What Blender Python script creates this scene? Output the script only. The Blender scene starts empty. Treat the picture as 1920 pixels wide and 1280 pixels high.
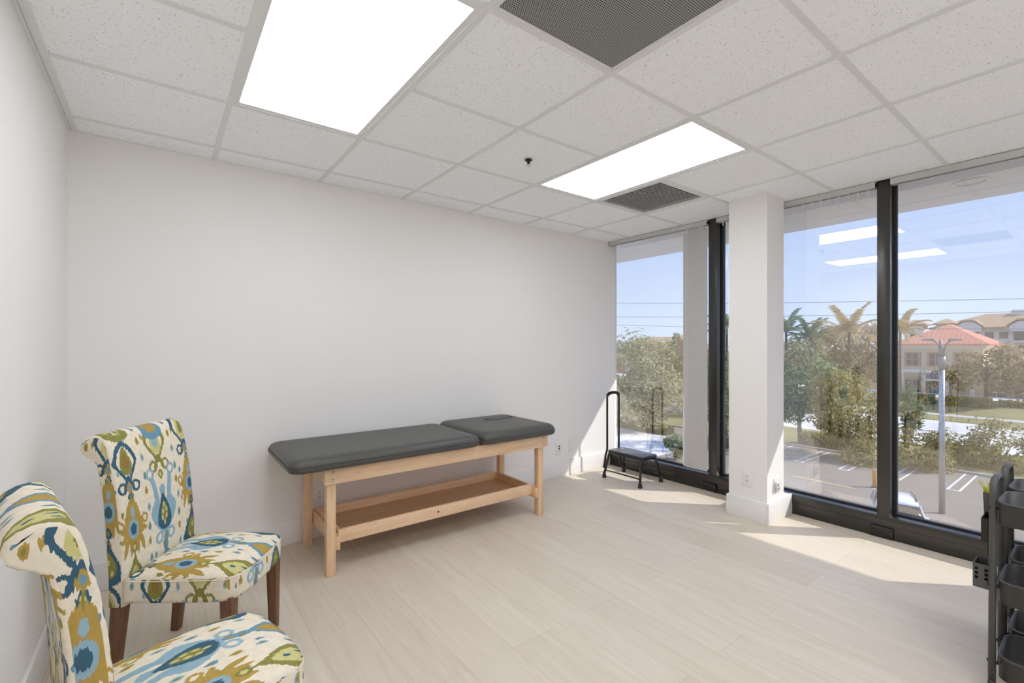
import bpy, math, random
from math import sin, cos, pi, radians
from mathutils import Vector, Matrix, noise as mnoise

random.seed(7)
SC = bpy.context.scene
COL = SC.collection

# ------------------------------------------------------------------ helpers
def lin(r, g, b):
    def f(c):
        c = c / 255.0
        return c / 12.92 if c <= 0.04045 else ((c + 0.055) / 1.055) ** 2.4
    return (f(r), f(g), f(b), 1.0)

def tag(o, label=None, cat=None, group=None, kind=None):
    if label: o['label'] = label
    if cat: o['category'] = cat
    if group: o['group'] = group
    if kind: o['kind'] = kind
    return o

def empty(name, loc=(0, 0, 0), rz=0.0, label=None, cat=None, group=None, kind=None, parent=None):
    o = bpy.data.objects.new(name, None)
    o.empty_display_size = 0.1
    COL.objects.link(o)
    o.location = loc
    o.rotation_euler = (0, 0, rz)
    if parent: o.parent = parent
    return tag(o, label, cat, group, kind)

def copy_tree(o, parent=None):
    c = o.copy()
    COL.objects.link(c)
    if parent: c.parent = parent
    for ch in list(o.children):
        copy_tree(ch, c)
    return c

class MB:
    """collects shapes and links them as one mesh object"""
    def __init__(s):
        s.v = []; s.f = []; s.uv = {}
    def add(s, vs, fs):
        n = len(s.v)
        s.v += [tuple(p) for p in vs]
        s.f += [tuple(i + n for i in f) for f in fs]
        return n
    def box(s, x0, x1, y0, y1, z0, z1):
        s.add([(x0, y0, z0), (x1, y0, z0), (x1, y1, z0), (x0, y1, z0), (x0, y0, z1), (x1, y0, z1), (x1, y1, z1), (x0, y1, z1)],
              [(0, 3, 2, 1), (4, 5, 6, 7), (0, 1, 5, 4), (1, 2, 6, 5), (2, 3, 7, 6), (3, 0, 4, 7)])
        return s
    def hexa(s, p):  # 8 points: bottom ring then top ring
        s.add(p, [(0, 3, 2, 1), (4, 5, 6, 7), (0, 1, 5, 4), (1, 2, 6, 5), (2, 3, 7, 6), (3, 0, 4, 7)])
        return s
    def tube(s, pts, r, n=10, cap=True):
        pts = [Vector(p) for p in pts]
        if not isinstance(r, (list, tuple)): r = [r] * len(pts)
        rings = []
        up = None
        for i, p in enumerate(pts):
            a = pts[max(i - 1, 0)]; b = pts[min(i + 1, len(pts) - 1)]
            t = (b - a).normalized()
            if up is None:
                up = Vector((0, 0, 1)) if abs(t.z) < 0.9 else Vector((1, 0, 0))
            x = t.cross(up)
            if x.length < 1e-6: x = t.cross(Vector((0, 1, 0)))
            x.normalize(); y = x.cross(t).normalized(); up = y
            rings.append([p + (x * cos(2 * pi * k / n) + y * sin(2 * pi * k / n)) * r[i] for k in range(n)])
        base = len(s.v)
        for rg in rings: s.v += [tuple(q) for q in rg]
        for i in range(len(rings) - 1):
            for k in range(n):
                a = base + i * n + k; b = base + i * n + (k + 1) % n
                s.f.append((a, b, b + n, a + n))
        if cap:
            s.f.append(tuple(base + k for k in reversed(range(n))))
            s.f.append(tuple(base + (len(rings) - 1) * n + k for k in range(n)))
        return s
    def lathe(s, c, prof, n=20):  # prof: list of (r,z) around vertical axis at c
        base = len(s.v)
        for r, z in prof:
            for k in range(n):
                s.v.append((c[0] + r * cos(2 * pi * k / n), c[1] + r * sin(2 * pi * k / n), c[2] + z))
        for i in range(len(prof) - 1):
            for k in range(n):
                a = base + i * n + k; b = base + i * n + (k + 1) % n
                s.f.append((a, b, b + n, a + n))
        s.f.append(tuple(base + k for k in reversed(range(n))))
        s.f.append(tuple(base + (len(prof) - 1) * n + k for k in range(n)))
        return s
    def prism(s, poly, axis, a0, a1):
        # poly: 2d outline, extruded along axis ('x','y','z') from a0 to a1
        def P(p, a):
            return {'x': (a, p[0], p[1]), 'y': (p[0], a, p[1]), 'z': (p[0], p[1], a)}[axis]
        n = len(poly); base = len(s.v)
        s.v += [P(p, a0) for p in poly] + [P(p, a1) for p in poly]
        s.f.append(tuple(base + i for i in reversed(range(n))))
        s.f.append(tuple(base + n + i for i in range(n)))
        for i in range(n):
            j = (i + 1) % n
            s.f.append((base + i, base + j, base + n + j, base + n + i))
        return s
    def loft(s, rings, cap=True, closed=True):
        base = len(s.v); n = len(rings[0])
        for rg in rings: s.v += [tuple(q) for q in rg]
        for i in range(len(rings) - 1):
            for k in range(n if closed else n - 1):
                a = base + i * n + k; b = base + i * n + (k + 1) % n
                s.f.append((a, b, b + n, a + n))
        if cap:
            s.f.append(tuple(base + k for k in reversed(range(n))))
            s.f.append(tuple(base + (len(rings) - 1) * n + k for k in range(n)))
        return s
    def build(s, name, mat, parent=None, bevel=0, seg=2, smooth=False, sub=0, fix=True, loc=None):
        me = bpy.data.meshes.new(name)
        me.from_pydata(s.v, [], s.f)
        me.update()
        if fix:
            import bmesh
            bm = bmesh.new(); bm.from_mesh(me)
            bmesh.ops.recalc_face_normals(bm, faces=bm.faces[:])
            bm.to_mesh(me); bm.free()
        if mat is not None: me.materials.append(mat)
        o = bpy.data.objects.new(name, me)
        COL.objects.link(o)
        if parent is not None: o.parent = parent
        if loc: o.location = loc
        if bevel:
            m = o.modifiers.new('bevel', 'BEVEL'); m.width = bevel; m.segments = seg
            m.limit_method = 'ANGLE'; m.angle_limit = radians(40)
            m.harden_normals = False
        if sub:
            m = o.modifiers.new('sub', 'SUBSURF'); m.levels = sub; m.render_levels = sub
        if smooth or bevel or sub:
            for p in me.polygons: p.use_smooth = True
            if not sub:
                try:
                    with bpy.context.temp_override(object=o, active_object=o, selected_objects=[o]):
                        bpy.ops.object.shade_auto_smooth(angle=radians(42))
                except Exception:
                    pass
        return o

def rrect(x0, x1, y0, y1, r, n=6):
    pts = []
    for cx, cy, a0 in ((x1 - r, y1 - r, 0), (x0 + r, y1 - r, 90), (x0 + r, y0 + r, 180), (x1 - r, y0 + r, 270)):
        for k in range(n + 1):
            a = radians(a0 + 90 * k / n)
            pts.append((cx + r * cos(a), cy + r * sin(a)))
    return pts

# ------------------------------------------------------------------ materials
class NT:
    def __init__(s, name):
        s.m = bpy.data.materials.new(name); s.m.use_nodes = True
        s.t = s.m.node_tree; s.n = s.t.nodes; s.l = s.t.links
        s.bsdf = s.n.get('Principled BSDF'); s.out = s.n.get('Material Output')
    def node(s, typ, **kw):
        n = s.n.new(typ)
        for k, v in kw.items(): setattr(n, k, v)
        return n
    def link(s, a, b): s.l.new(a, b)
    def math(s, op, a, b=None, c=None, clamp=False):
        n = s.n.new('ShaderNodeMath'); n.operation = op; n.use_clamp = clamp
        for i, v in enumerate((a, b, c)):
            if v is None: continue
            if isinstance(v, (int, float)): n.inputs[i].default_value = v
            else: s.l.new(v, n.inputs[i])
        return n.outputs[0]
    def mix(s, fac, a, b, mode='MIX'):
        n = s.n.new('ShaderNodeMix'); n.data_type = 'RGBA'; n.blend_type = mode
        for sock, v in ((n.inputs[0], fac), (n.inputs[6], a), (n.inputs[7], b)):
            if isinstance(v, (int, float, tuple)): sock.default_value = v
            else: s.l.new(v, sock)
        return n.outputs[2]
    def noise(s, vec, scale, detail=3, rough=0.5, dist=0.0):
        n = s.n.new('ShaderNodeTexNoise')
        n.inputs['Scale'].default_value = scale; n.inputs['Detail'].default_value = detail
        n.inputs['Roughness'].default_value = rough; n.inputs['Distortion'].default_value = dist
        if vec is not None: s.l.new(vec, n.inputs['Vector'])
        return n
    def coord(s, which='Object', scale=None, rot=None):
        tc = s.n.new('ShaderNodeTexCoord').outputs[which]
        if scale or rot:
            mp = s.n.new('ShaderNodeMapping')
            if scale: mp.inputs['Scale'].default_value = scale
            if rot: mp.inputs['Rotation'].default_value = rot
            s.l.new(tc, mp.inputs['Vector']); return mp.outputs[0]
        return tc
    def ramp(s, fac, stops):
        n = s.n.new('ShaderNodeValToRGB')
        e = n.color_ramp.elements
        while len(e) < len(stops): e.new(0.5)
        for el, (p, c) in zip(e, stops): el.position = p; el.color = c
        s.l.new(fac, n.inputs[0]); return n.outputs[0]
    def bump(s, h, strength, dist=0.01):
        n = s.n.new('ShaderNodeBump'); n.inputs['Strength'].default_value = strength; n.inputs['Distance'].default_value = dist
        s.l.new(h, n.inputs['Height']); s.l.new(n.outputs[0], s.bsdf.inputs['Normal'])

def simple(name, col, rough=0.5, metal=0.0, spec=0.5, var=0.0, vscale=8.0, bump=0.0, bscale=200.0, bdist=0.002):
    t = NT(name); b = t.bsdf
    b.inputs['Roughness'].default_value = rough; b.inputs['Metallic'].default_value = metal
    b.inputs['Specular IOR Level'].default_value = spec
    if var:
        nz = t.noise(t.coord(), vscale, 4)
        c1 = tuple(min(1, c * (1 + var)) for c in col[:3]) + (1,)
        c0 = tuple(c * (1 - var) for c in col[:3]) + (1,)
        t.link(t.mix(nz.outputs['Fac'], c0, c1), b.inputs['Base Color'])
    else:
        b.inputs['Base Color'].default_value = col
    if bump:
        t.bump(t.noise(t.coord(), bscale, 2).outputs['Fac'], bump, bdist)
    return t.m

def wood(name, c_light, c_dark, axis='x', rough=0.4, scale=1.0):
    t = NT(name)
    st = {'x': (1.2, 14, 14), 'y': (14, 1.2, 14), 'z': (14, 14, 1.2)}[axis]
    v = t.coord('Object', tuple(k * scale for k in st))
    n1 = t.noise(v, 2.0, 4, 0.6, 0.8); n2 = t.noise(v, 14.0, 3, 0.6)
    f = t.math('ADD', t.math('MULTIPLY', n1.outputs['Fac'], 0.7), t.math('MULTIPLY', n2.outputs['Fac'], 0.3))
    c = t.ramp(f, [(0.3, c_dark), (0.62, c_light)])
    t.link(c, t.bsdf.inputs['Base Color'])
    t.bsdf.inputs['Roughness'].default_value = rough
    return t.m

M = {}
M['wall'] = simple('wall_paint', lin(237, 235, 233), 0.85, spec=0.2, var=0.012, vscale=1.5, bump=0.06, bscale=260)
M['trim_white'] = simple('white_trim_paint', lin(232, 231, 230), 0.5, spec=0.35)
M['white_plastic'] = simple('white_plastic', lin(232, 231, 229), 0.35)
M['grid_white'] = simple('grid_white', lin(227, 228, 228), 0.5)
M['dark_hole'] = simple('dark_hole', lin(22, 22, 22), 0.8)
M['black_alu'] = simple('dark_bronze_aluminium', lin(66, 64, 62), 0.36, metal=0.9, var=0.05, vscale=3)
M['black_alu'].node_tree.nodes['Principled BSDF'].inputs['Coat Weight'].default_value = 0.6
M['black_alu'].node_tree.nodes['Principled BSDF'].inputs['Coat Roughness'].default_value = 0.22
M['black_plate'] = simple('black_plate', lin(30, 30, 31), 0.25)
M['gasket'] = simple('gasket', lin(40, 44, 46), 0.6)
M['black_steel'] = simple('black_painted_steel', lin(34, 34, 34), 0.3)
M['foam'] = simple('black_foam', lin(30, 30, 31), 0.8, bump=0.2, bscale=600)
M['rubber_brown'] = simple('brown_black_rubber', lin(48, 38, 30), 0.6)
M['tread'] = simple('ribbed_black_tread', lin(100, 100, 103), 0.45, bump=0.3, bscale=500)
M['cart'] = simple('charcoal_powder_coat', lin(74, 74, 73), 0.42, bump=0.05, bscale=900)
M['cup_grey'] = simple('charcoal_plastic', lin(78, 78, 78), 0.45)
M['cup_dark'] = simple('dark_brown_plastic', lin(52, 44, 38), 0.4)
M['chrome'] = simple('chrome', lin(205, 205, 205), 0.2, metal=1.0)
M['steel_zinc'] = simple('zinc_bracket', lin(220, 218, 214), 0.4, metal=0.4)
def vane_mat():
    t = NT('blind_vane'); c = lin(244, 243, 242)
    t.bsdf.inputs['Base Color'].default_value = c; t.bsdf.inputs['Roughness'].default_value = 0.6
    tl_ = t.node('ShaderNodeBsdfTranslucent'); tl_.inputs[0].default_value = c
    mx_ = t.node('ShaderNodeMixShader'); mx_.inputs[0].default_value = 0.6
    t.link(t.bsdf.outputs[0], mx_.inputs[1]); t.link(tl_.outputs[0], mx_.inputs[2]); t.link(mx_.outputs[0], t.out.inputs['Surface'])
    return t.m
M['vane'] = vane_mat()
M['rail'] = simple('headrail_aluminium', lin(206, 205, 203), 0.45, metal=0.2)
M['vinyl'] = simple('charcoal_vinyl', lin(78, 77, 75), 0.42, spec=0.45, bump=0.12, bscale=500, bdist=0.001)
M['vinyl_seam'] = simple('dark_seam', lin(52, 52, 52), 0.6)
M['table_wood'] = wood('table_wood', lin(240, 208, 172), lin(216, 178, 140), 'x', 0.38)
M['table_wood_z'] = wood('table_wood_upright', lin(238, 205, 168), lin(214, 176, 136), 'z', 0.38)
M['table_wood_y'] = wood('table_wood_cross', lin(232, 198, 160), lin(208, 170, 132), 'y', 0.38)
M['ply'] = wood('shelf_plywood', lin(190, 156, 116), lin(174, 140, 102), 'x', 0.22)
M['walnut'] = wood('walnut_leg', lin(122, 84, 58), lin(84, 54, 36), 'z', 0.35)

# floor: pale planks running along y
t = NT('oak_planks')
v = t.coord('Object')
sp = t.node('ShaderNodeSeparateXYZ'); t.link(v, sp.inputs[0])
cb = t.node('ShaderNodeCombineXYZ'); t.link(sp.outputs['Y'], cb.inputs[0]); t.link(sp.outputs['X'], cb.inputs[1])
br = t.node('ShaderNodeTexBrick'); br.offset = 0.37; br.offset_frequency = 2
t.link(cb.outputs[0], br.inputs['Vector'])
br.inputs['Scale'].default_value = 1.0
br.inputs['Brick Width'].default_value = 1.5; br.inputs['Row Height'].default_value = 0.225
br.inputs['Mortar Size'].default_value = 0.0012; br.inputs['Mortar Smooth'].default_value = 0.2; br.inputs['Bias'].default_value = 0.0
br.inputs['Color1'].default_value = lin(219, 209, 195); br.inputs['Color2'].default_value = lin(212, 201, 186)
br.inputs['Mortar'].default_value = lin(196, 182, 164)
g1 = t.noise(t.coord('Object', (9, 0.55, 1)), 3.0, 5, 0.62, 1.4)
g2 = t.noise(t.coord('Object', (90, 2.2, 1)), 2.0, 2, 0.5)
f = t.math('ADD', t.math('MULTIPLY', g1.outputs['Fac'], 0.75), t.math('MULTIPLY', g2.outputs['Fac'], 0.25))
gr = t.ramp(f, [(0.36, (0.91, 0.895, 0.875, 1)), (0.50, (0.97, 0.965, 0.958, 1)), (0.62, (1.01, 1.01, 1.005, 1))])
t.link(t.mix(1.0, br.outputs['Color'], gr, 'MULTIPLY'), t.bsdf.inputs['Base Color'])
t.bsdf.inputs['Roughness'].default_value = 0.5; t.bsdf.inputs['Specular IOR Level'].default_value = 0.35
M['floor'] = t.m

# ceiling tile: white mineral fibre with pinholes and fissures
t = NT('ceiling_tile')
v = t.coord('Object')
vo = t.node('ShaderNodeTexVoronoi'); vo.inputs['Scale'].default_value = 150
nzv = t.noise(v, 40, 2); 
mp = t.node('ShaderNodeVectorMath', operation='ADD'); sc_ = t.node('ShaderNodeVectorMath', operation='SCALE'); sc_.inputs['Scale'].default_value = 0.02
t.link(nzv.outputs['Color'], sc_.inputs[0]); t.link(v, mp.inputs[0]); t.link(sc_.outputs[0], mp.inputs[1])
t.link(mp.outputs[0], vo.inputs['Vector'])
rs = t.node('ShaderNodeSeparateColor'); t.link(vo.outputs['Color'], rs.inputs[0])
thr = t.math('MULTIPLY', t.math('POWER', rs.outputs[0], 2.2), 0.33)
hole = t.math('LESS_THAN', vo.outputs['Distance'], thr)
nf = t.noise(v, 700, 1)
base = t.ramp(nf.outputs['Fac'], [(0.35, lin(243, 246, 249)), (0.6, lin(251, 253, 255))])
t.link(t.mix(t.math('MULTIPLY', hole, 0.8), base, lin(140, 140, 138)), t.bsdf.inputs['Base Color'])
t.bsdf.inputs['Roughness'].default_value = 0.9; t.bsdf.inputs['Specular IOR Level'].default_value = 0.1
M['tile'] = t.m

# perforated metal (holes are dark dots in a staggered grid)
t = NT('perforated_metal')
v = t.coord('Object'); sp = t.node('ShaderNodeSeparateXYZ'); t.link(v, sp.inputs[0])
p = 0.0078
yy = t.math('DIVIDE', sp.outputs['Y'], p); row = t.math('FLOOR', yy)
xx = t.math('ADD', t.math('DIVIDE', sp.outputs['X'], p), t.math('MULTIPLY', t.math('MODULO', t.math('ABSOLUTE', row), 2.0), 0.5))
dx = t.math('SUBTRACT', t.math('FRACT', xx), 0.5); dy = t.math('SUBTRACT', t.math('FRACT', yy), 0.5)
d = t.math('SQRT', t.math('ADD', t.math('MULTIPLY', dx, dx), t.math('MULTIPLY', dy, dy)))
h = t.math('LESS_THAN', d, 0.36)
t.link(t.mix(h, lin(168, 167, 164), lin(40, 40, 39)), t.bsdf.inputs['Base Color'])
t.bsdf.inputs['Roughness'].default_value = 0.6
M['perf'] = t.m

def emis(name, col, strength):
    t = NT(name); t.bsdf.inputs['Base Color'].default_value = (0.8, 0.8, 0.8, 1)
    t.bsdf.inputs['Emission Color'].default_value = col; t.bsdf.inputs['Emission Strength'].default_value = strength
    return t.m
M['panel'] = emis('light_panel', (0.94, 0.985, 1.04, 1), 4.9)

# tinted window glass: lets light through, mirrors part of it
t = NT('window_glass')
tr = t.node('ShaderNodeBsdfTransparent'); tr.inputs[0].default_value = (0.93, 0.93, 0.92, 1)
gl = t.node('ShaderNodeBsdfGlossy'); gl.inputs['Color'].default_value = (1.0, 0.93, 0.82, 1); gl.inputs['Roughness'].default_value = 0.0
lw = t.node('ShaderNodeFresnel'); lw.inputs['IOR'].default_value = 1.5
mx = t.node('ShaderNodeMixShader')
fac = t.math('ADD', 0.23, t.math('MULTIPLY', lw.outputs[0], 0.9), clamp=True)
t.link(fac, mx.inputs[0]); t.link(tr.outputs[0], mx.inputs[1]); t.link(gl.outputs[0], mx.inputs[2])
t.link(mx.outputs[0], t.out.inputs['Surface'])
M['glass'] = t.m
t = NT('clear_face')
tr = t.node('ShaderNodeBsdfTransparent'); tr.inputs[0].default_value = (1, 1, 1, 1)
t.link(tr.outputs[0], t.out.inputs['Surface'])
M['clear'] = t.m

# ikat fabric: repeating drops, ogees and flowers with feathered edges, drawn on UVs in metres
def ikat():
    t = NT('ikat_fabric')
    W, H = 0.52, 0.62
    uv = t.node('ShaderNodeTexCoord').outputs['UV']
    sp = t.node('ShaderNodeSeparateXYZ'); t.link(uv, sp.inputs[0])
    U, V = sp.outputs[0], sp.outputs[1]
    n1 = t.node('ShaderNodeTexNoise', noise_dimensions='1D'); n1.inputs['Scale'].default_value = 1.0; n1.inputs['Detail'].default_value = 1.0
    t.link(t.math('MULTIPLY', U, 210.0), n1.inputs['W'])
    n2 = t.noise(uv, 22, 2)
    Vj = t.math('ADD', V, t.math('MULTIPLY', t.math('SUBTRACT', n1.outputs['Fac'], 0.5), 0.020))
    Uj = t.math('ADD', U, t.math('MULTIPLY', t.math('SUBTRACT', n2.outputs['Fac'], 0.5), 0.010))
    CR, LB, MBc, DT, OL, OC, PY = (lin(236, 226, 206), lin(148, 180, 196), lin(112, 152, 174), lin(64, 100, 120), lin(142, 138, 76), lin(180, 152, 80), lin(206, 200, 138))
    col = [CR]
    def wrapd(sock, c, period):
        return t.math('WRAP', t.math('SUBTRACT', sock, c), period / 2, -period / 2)
    def shape(cx, cy, rx, ry, k, layers, petals=0, amp=0.3, pw=W, ph=H, rot=0.0, diamond=False):
        dx = wrapd(Uj, cx, pw); dy = wrapd(Vj, cy, ph)
        if rot:
            c_, s_ = cos(rot), sin(rot)
            dx, dy = (t.math('ADD', t.math('MULTIPLY', dx, c_), t.math('MULTIPLY', dy, s_)), t.math('SUBTRACT', t.math('MULTIPLY', dy, c_), t.math('MULTIPLY', dx, s_)))
        tt = t.math('DIVIDE', dy, ry)
        wid = t.math('MULTIPLY', t.math('SUBTRACT', 1.0, t.math('MULTIPLY', tt, k)), rx) if k else rx
        xx = t.math('DIVIDE', dx, t.math('MAXIMUM', wid, 0.0008) if k else wid)
        if diamond:
            d = t.math('POWER', t.math('ADD', t.math('POWER', t.math('ABSOLUTE', xx), 1.3), t.math('POWER', t.math('ABSOLUTE', tt), 1.3)), 1.5)
        else:
            d = t.math('ADD', t.math('MULTIPLY', xx, xx), t.math('MULTIPLY', tt, tt))
        if petals:
            th = t.math('ARCTAN2', tt, xx)
            d = t.math('MULTIPLY', d, t.math('ADD', 1.0, t.math('MULTIPLY', t.math('SINE', t.math('MULTIPLY', th, petals)), amp)))
        for thr, c in layers:
            col[0] = t.mix(t.math('LESS_THAN', d, thr), col[0], c)
    BRN = lin(150, 122, 62)
    # scattered drops between the columns
    for (x, y, c) in ((0.14, 0.03, LB), (0.135, 0.10, OC), (0.138, 0.16, MBc)):
        shape(x, y, 0.008, 0.017, 0.3, [(1, c), (0.2, OL)], pw=W / 3, ph=H / 3)
    for (x, y, c) in ((0.008, 0.04, OL), (0.165, 0.13, MBc), (0.16, 0.005, OC), (0.012, 0.20, LB)):
        shape(x, y, 0.0065, 0.013, -0.3, [(1, c)], pw=W / 3, ph=H / 2)
    def outline(cx, cy, c, c_in, c_core, sc=1.0):     # ogee ring, wide above, pinched below, with curling feet
        shape(cx, cy, 0.056 * sc, 0.088 * sc, -0.35, [(1, c), (0.56, CR)], diamond=True)
        shape(cx, cy + 0.006, 0.026 * sc, 0.056 * sc, 0.45, [(1, c_in), (0.30, c_core)])
        for sx in (-1, 1):
            shape(cx + sx * 0.032 * sc, cy - 0.098 * sc, 0.022 * sc, 0.024 * sc, 0.0, [(1, c), (0.30, CR)])
            shape(cx + sx * 0.013 * sc, cy - 0.086 * sc, 0.0085 * sc, 0.036 * sc, 0.0, [(1, c)], rot=sx * 0.35)
        shape(cx, cy - 0.135 * sc, 0.014 * sc, 0.022 * sc, 0.0, [(1, c), (0.25, c_in)], diamond=True)
    def flower(cx, cy):
        shape(cx, cy + 0.010, 0.040, 0.092, 0.25, [(1, OC)])
        shape(cx, cy - 0.020, 0.056, 0.056, 0.0, [(1, OC)], petals=8, amp=0.35)
        for sx in (-0.040, -0.014, 0.016, 0.042):
            shape(cx + sx, cy - 0.084, 0.0095, 0.036, -0.4, [(1, OC)], rot=sx * 6)
        for sx in (-1, 1):
            shape(cx + sx * 0.058, cy + 0.008, 0.016, 0.022, 0.0, [(1, OC), (0.25, CR)])
        shape(cx, cy - 0.018, 0.025, 0.040, 0.0, [(1, LB), (0.34, DT)])
        shape(cx, cy + 0.048, 0.009, 0.020, 0.0, [(1, LB)])
        shape(cx, cy + 0.112, 0.003, 0.030, 0.0, [(1, OL)])
        shape(cx, cy + 0.146, 0.014, 0.024, 0.3, [(1, OC), (0.25, MBc)], diamond=True)
        shape(cx, cy - 0.150, 0.013, 0.026, 0.2, [(1, OC), (0.25, MBc)])
    def drop(cx, cy, c, c_in, c_seed, seeds=True):
        shape(cx, cy, 0.046, 0.080, 0.72, [(1, c), (0.38, c_in)])
        shape(cx, cy + 0.092, 0.003, 0.030, 0.0, [(1, c)])
        shape(cx, cy + 0.122, 0.013, 0.022, 0.3, [(1, c), (0.22, c_in)])
        if seeds:
            for sx, sy in ((-0.014, -0.034), (0.014, -0.030), (0.0, 0.010)):
                shape(cx + sx, cy + sy, 0.0055, 0.011, 0, [(1, c_seed)])
    c0, c1, c2 = 0.055, 0.222, 0.392
    outline(c0, 0.855, DT, OL, BRN)
    flower(c0, 0.610)
    drop(c0, 0.400, OL, PY, DT)
    outline(c1, 0.905, OL, PY, LB, 1.05)
    # tall light blue ogee with two curling horns
    B = 0.615
    shape(c1, B, 0.074, 0.105, 0.15, [(1, LB)], diamond=True)
    for sx in (-1, 1):
        shape(c1 + sx * 0.040, B + 0.085, 0.0125, 0.088, 0.0, [(1, LB)], rot=sx * -0.16)
        shape(c1 + sx * 0.058, B + 0.160, 0.020, 0.026, 0.0, [(1, LB), (0.28, CR)])
        shape(c1 + sx * 0.034, B - 0.112, 0.022, 0.026, 0.0, [(1, LB), (0.28, CR)])
        shape(c1 + sx * 0.018, B + 0.060, 0.0055, 0.075, 0.0, [(1, CR)], rot=sx * -0.14)
    shape(c1, B - 0.010, 0.034, 0.078, 0.62, [(1, DT), (0.30, OL)])
    for (sx, sy) in ((-0.012, -0.036), (0.012, -0.034), (-0.009, -0.010), (0.010, -0.006), (0.0, -0.058), (0.0, 0.018)):
        shape(c1 + sx, B + sy, 0.0055, 0.011, 0, [(1, PY)])
    shape(c1, B - 0.150, 0.015, 0.024, 0.0, [(1, MBc), (0.25, OL)])
    drop(c1 + 0.004, 0.375, MBc, OC, PY, False)
    outline(c2, 0.935, DT, PY, OL)
    flower(c2, 0.695)
    drop(c2, 0.475, DT, OL, PY)
    wv = t.noise(uv, 45, 3)
    shade = t.ramp(wv.outputs['Fac'], [(0.3, (0.90, 0.90, 0.89, 1)), (0.6, (1.0, 1.0, 1.0, 1))])
    t.link(t.mix(1.0, col[0], shade, 'MULTIPLY'), t.bsdf.inputs['Base Color'])
    t.bsdf.inputs['Roughness'].default_value = 0.85; t.bsdf.inputs['Specular IOR Level'].default_value = 0.2
    t.bump(t.noise(uv, 900, 1).outputs['Fac'], 0.12, 0.001)
    return t.m
M['ikat'] = ikat()

# ------------------------------------------------------------------ room dimensions (metres)
CEIL = 2.432
XL, XG = -0.03, 4.365            # left wall face, glass plane
YF = -4.75                       # wall behind the camera
def yb(x): return 0.203 + 0.0228 * x    # face of the long wall, very slightly skewed
T = 0.6096

# ------------------------------------------------------------------ shell
o = MB().box(XL - 0.1, 4.42, YF - 0.1, 0.45, -0.12, 0.0).build('floor', M['floor']); tag(o, kind='structure')
o = MB().box(XL - 0.12, XL, YF - 0.1, 0.45, 0, CEIL + 0.2).build('wall_left', M['wall']); tag(o, kind='structure')
o = MB().box(XL - 0.1, 4.42, YF - 0.12, YF, 0, CEIL + 0.2).build('wall_front', M['wall']); tag(o, kind='structure')
xe = 4.395
o = MB().prism([(XL, yb(XL)), (xe, yb(xe)), (xe, yb(xe) + 0.14), (XL, yb(XL) + 0.14)], 'z', 0, CEIL + 0.2).build('wall_back', M['wall'])
tag(o, kind='structure')
# baseboards
bh, bt = 0.155, 0.015
o = MB().prism([(XL + bt, yb(0) - bt), (4.27, yb(4.27) - bt), (4.27, yb(4.27)), (XL + bt, yb(0))], 'z', 0, bh).build('baseboard_back', M['trim_white'], bevel=0.003)
tag(o, kind='structure')
o = MB().box(XL, XL + bt, YF, yb(0), 0, bh).build('baseboard_left', M['trim_white'], bevel=0.003); tag(o, kind='structure')
o = MB().box(XL + bt, 4.27, YF, YF + bt, 0, bh).build('baseboard_front', M['trim_white'], bevel=0.003); tag(o, kind='structure')
# column
cx0, cx1, cy0, cy1 = 3.88, 4.155, -1.53, -1.246
o = MB().box(cx0, cx1, cy0, cy1, 0, CEIL).build('column', M['wall']); tag(o, kind='structure')
cb_ = MB()
cb_.box(cx0 - bt, 4.27, cy0 - bt, cy0, 0, bh).box(cx0 - bt, 4.27, cy1, cy1 + bt, 0, bh).box(cx0 - bt, cx0, cy0, cy1, 0, bh).box(cx1, 4.27, cy0, cy1, 0, bh - 0.004)
o = cb_.build('baseboard_column', M['trim_white'], bevel=0.002); tag(o, kind='structure')

# ceiling: tiles with openings for lights and vents, plus T-bar grid
lights = [(1, 1, 2), (4, 1, 2), (1, 5, 2), (3, 5, 2), (5, 5, 2)]      # (i, j first row, rows) in 2 ft cells: x = i*T, y = -(j)*T
cells_open = set()
for (i, j, n) in lights:
    for q in range(n): cells_open.add((i, j + q))
cells_open |= {(5, 1), (2, 3)}
tm = MB()
xs = [XL] + [k * T for k in range(0, 7)] + [4.262]
for i in range(-1, 7):
    x0 = XL if i < 0 else i * T
    x1 = 0.0 if i < 0 else min((i + 1) * T, 4.262)
    for j in range(-1, 8):
        y1 = -j * T if j >= 0 else yb(x1) + 0.02
        y0 = max(-(j + 1) * T, YF)
        if y1 <= y0 or (i, j) in cells_open: continue
        tm.box(x0, x1, y0, y1, CEIL, CEIL + 0.016)
o = tm.build('ceiling', M['tile']); tag(o, kind='structure'); ceiling = o
gm = MB(); gw = 0.012; gz = CEIL - 0.006
for i in range(0, 7):
    gm.box(i * T - gw, i * T + gw, YF, yb(i * T), gz, CEIL + 0.001)
for j in range(0, 8):
    for i in range(-1, 7):
        a, b = (i, j) in cells_open, (i, j - 1) in cells_open
        if a and b and (i, j) not in ((2, 3),) and (i, j) in {(c[0], c[1] + 1) for c in lights}: continue
        x0 = XL if i < 0 else i * T + gw
        x1 = -gw if i < 0 else min((i + 1) * T - gw, 4.25)
        gm.box(x0, x1, -j * T - gw, -j * T + gw, gz + 0.0008, CEIL + 0.001)
o = gm.build('ceiling_grid', M['grid_white'], ceiling)
am = MB()
am.box(XL, XL + 0.014, YF, yb(0), CEIL - 0.006, CEIL)
am.prism([(XL, yb(XL) - 0.004), (4.25, yb(4.25) - 0.004), (4.25, yb(4.25)), (XL, yb(XL))], 'z', CEIL - 0.004, CEIL)
o = am.build('wall_angle', M['grid_white'], ceiling)
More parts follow.
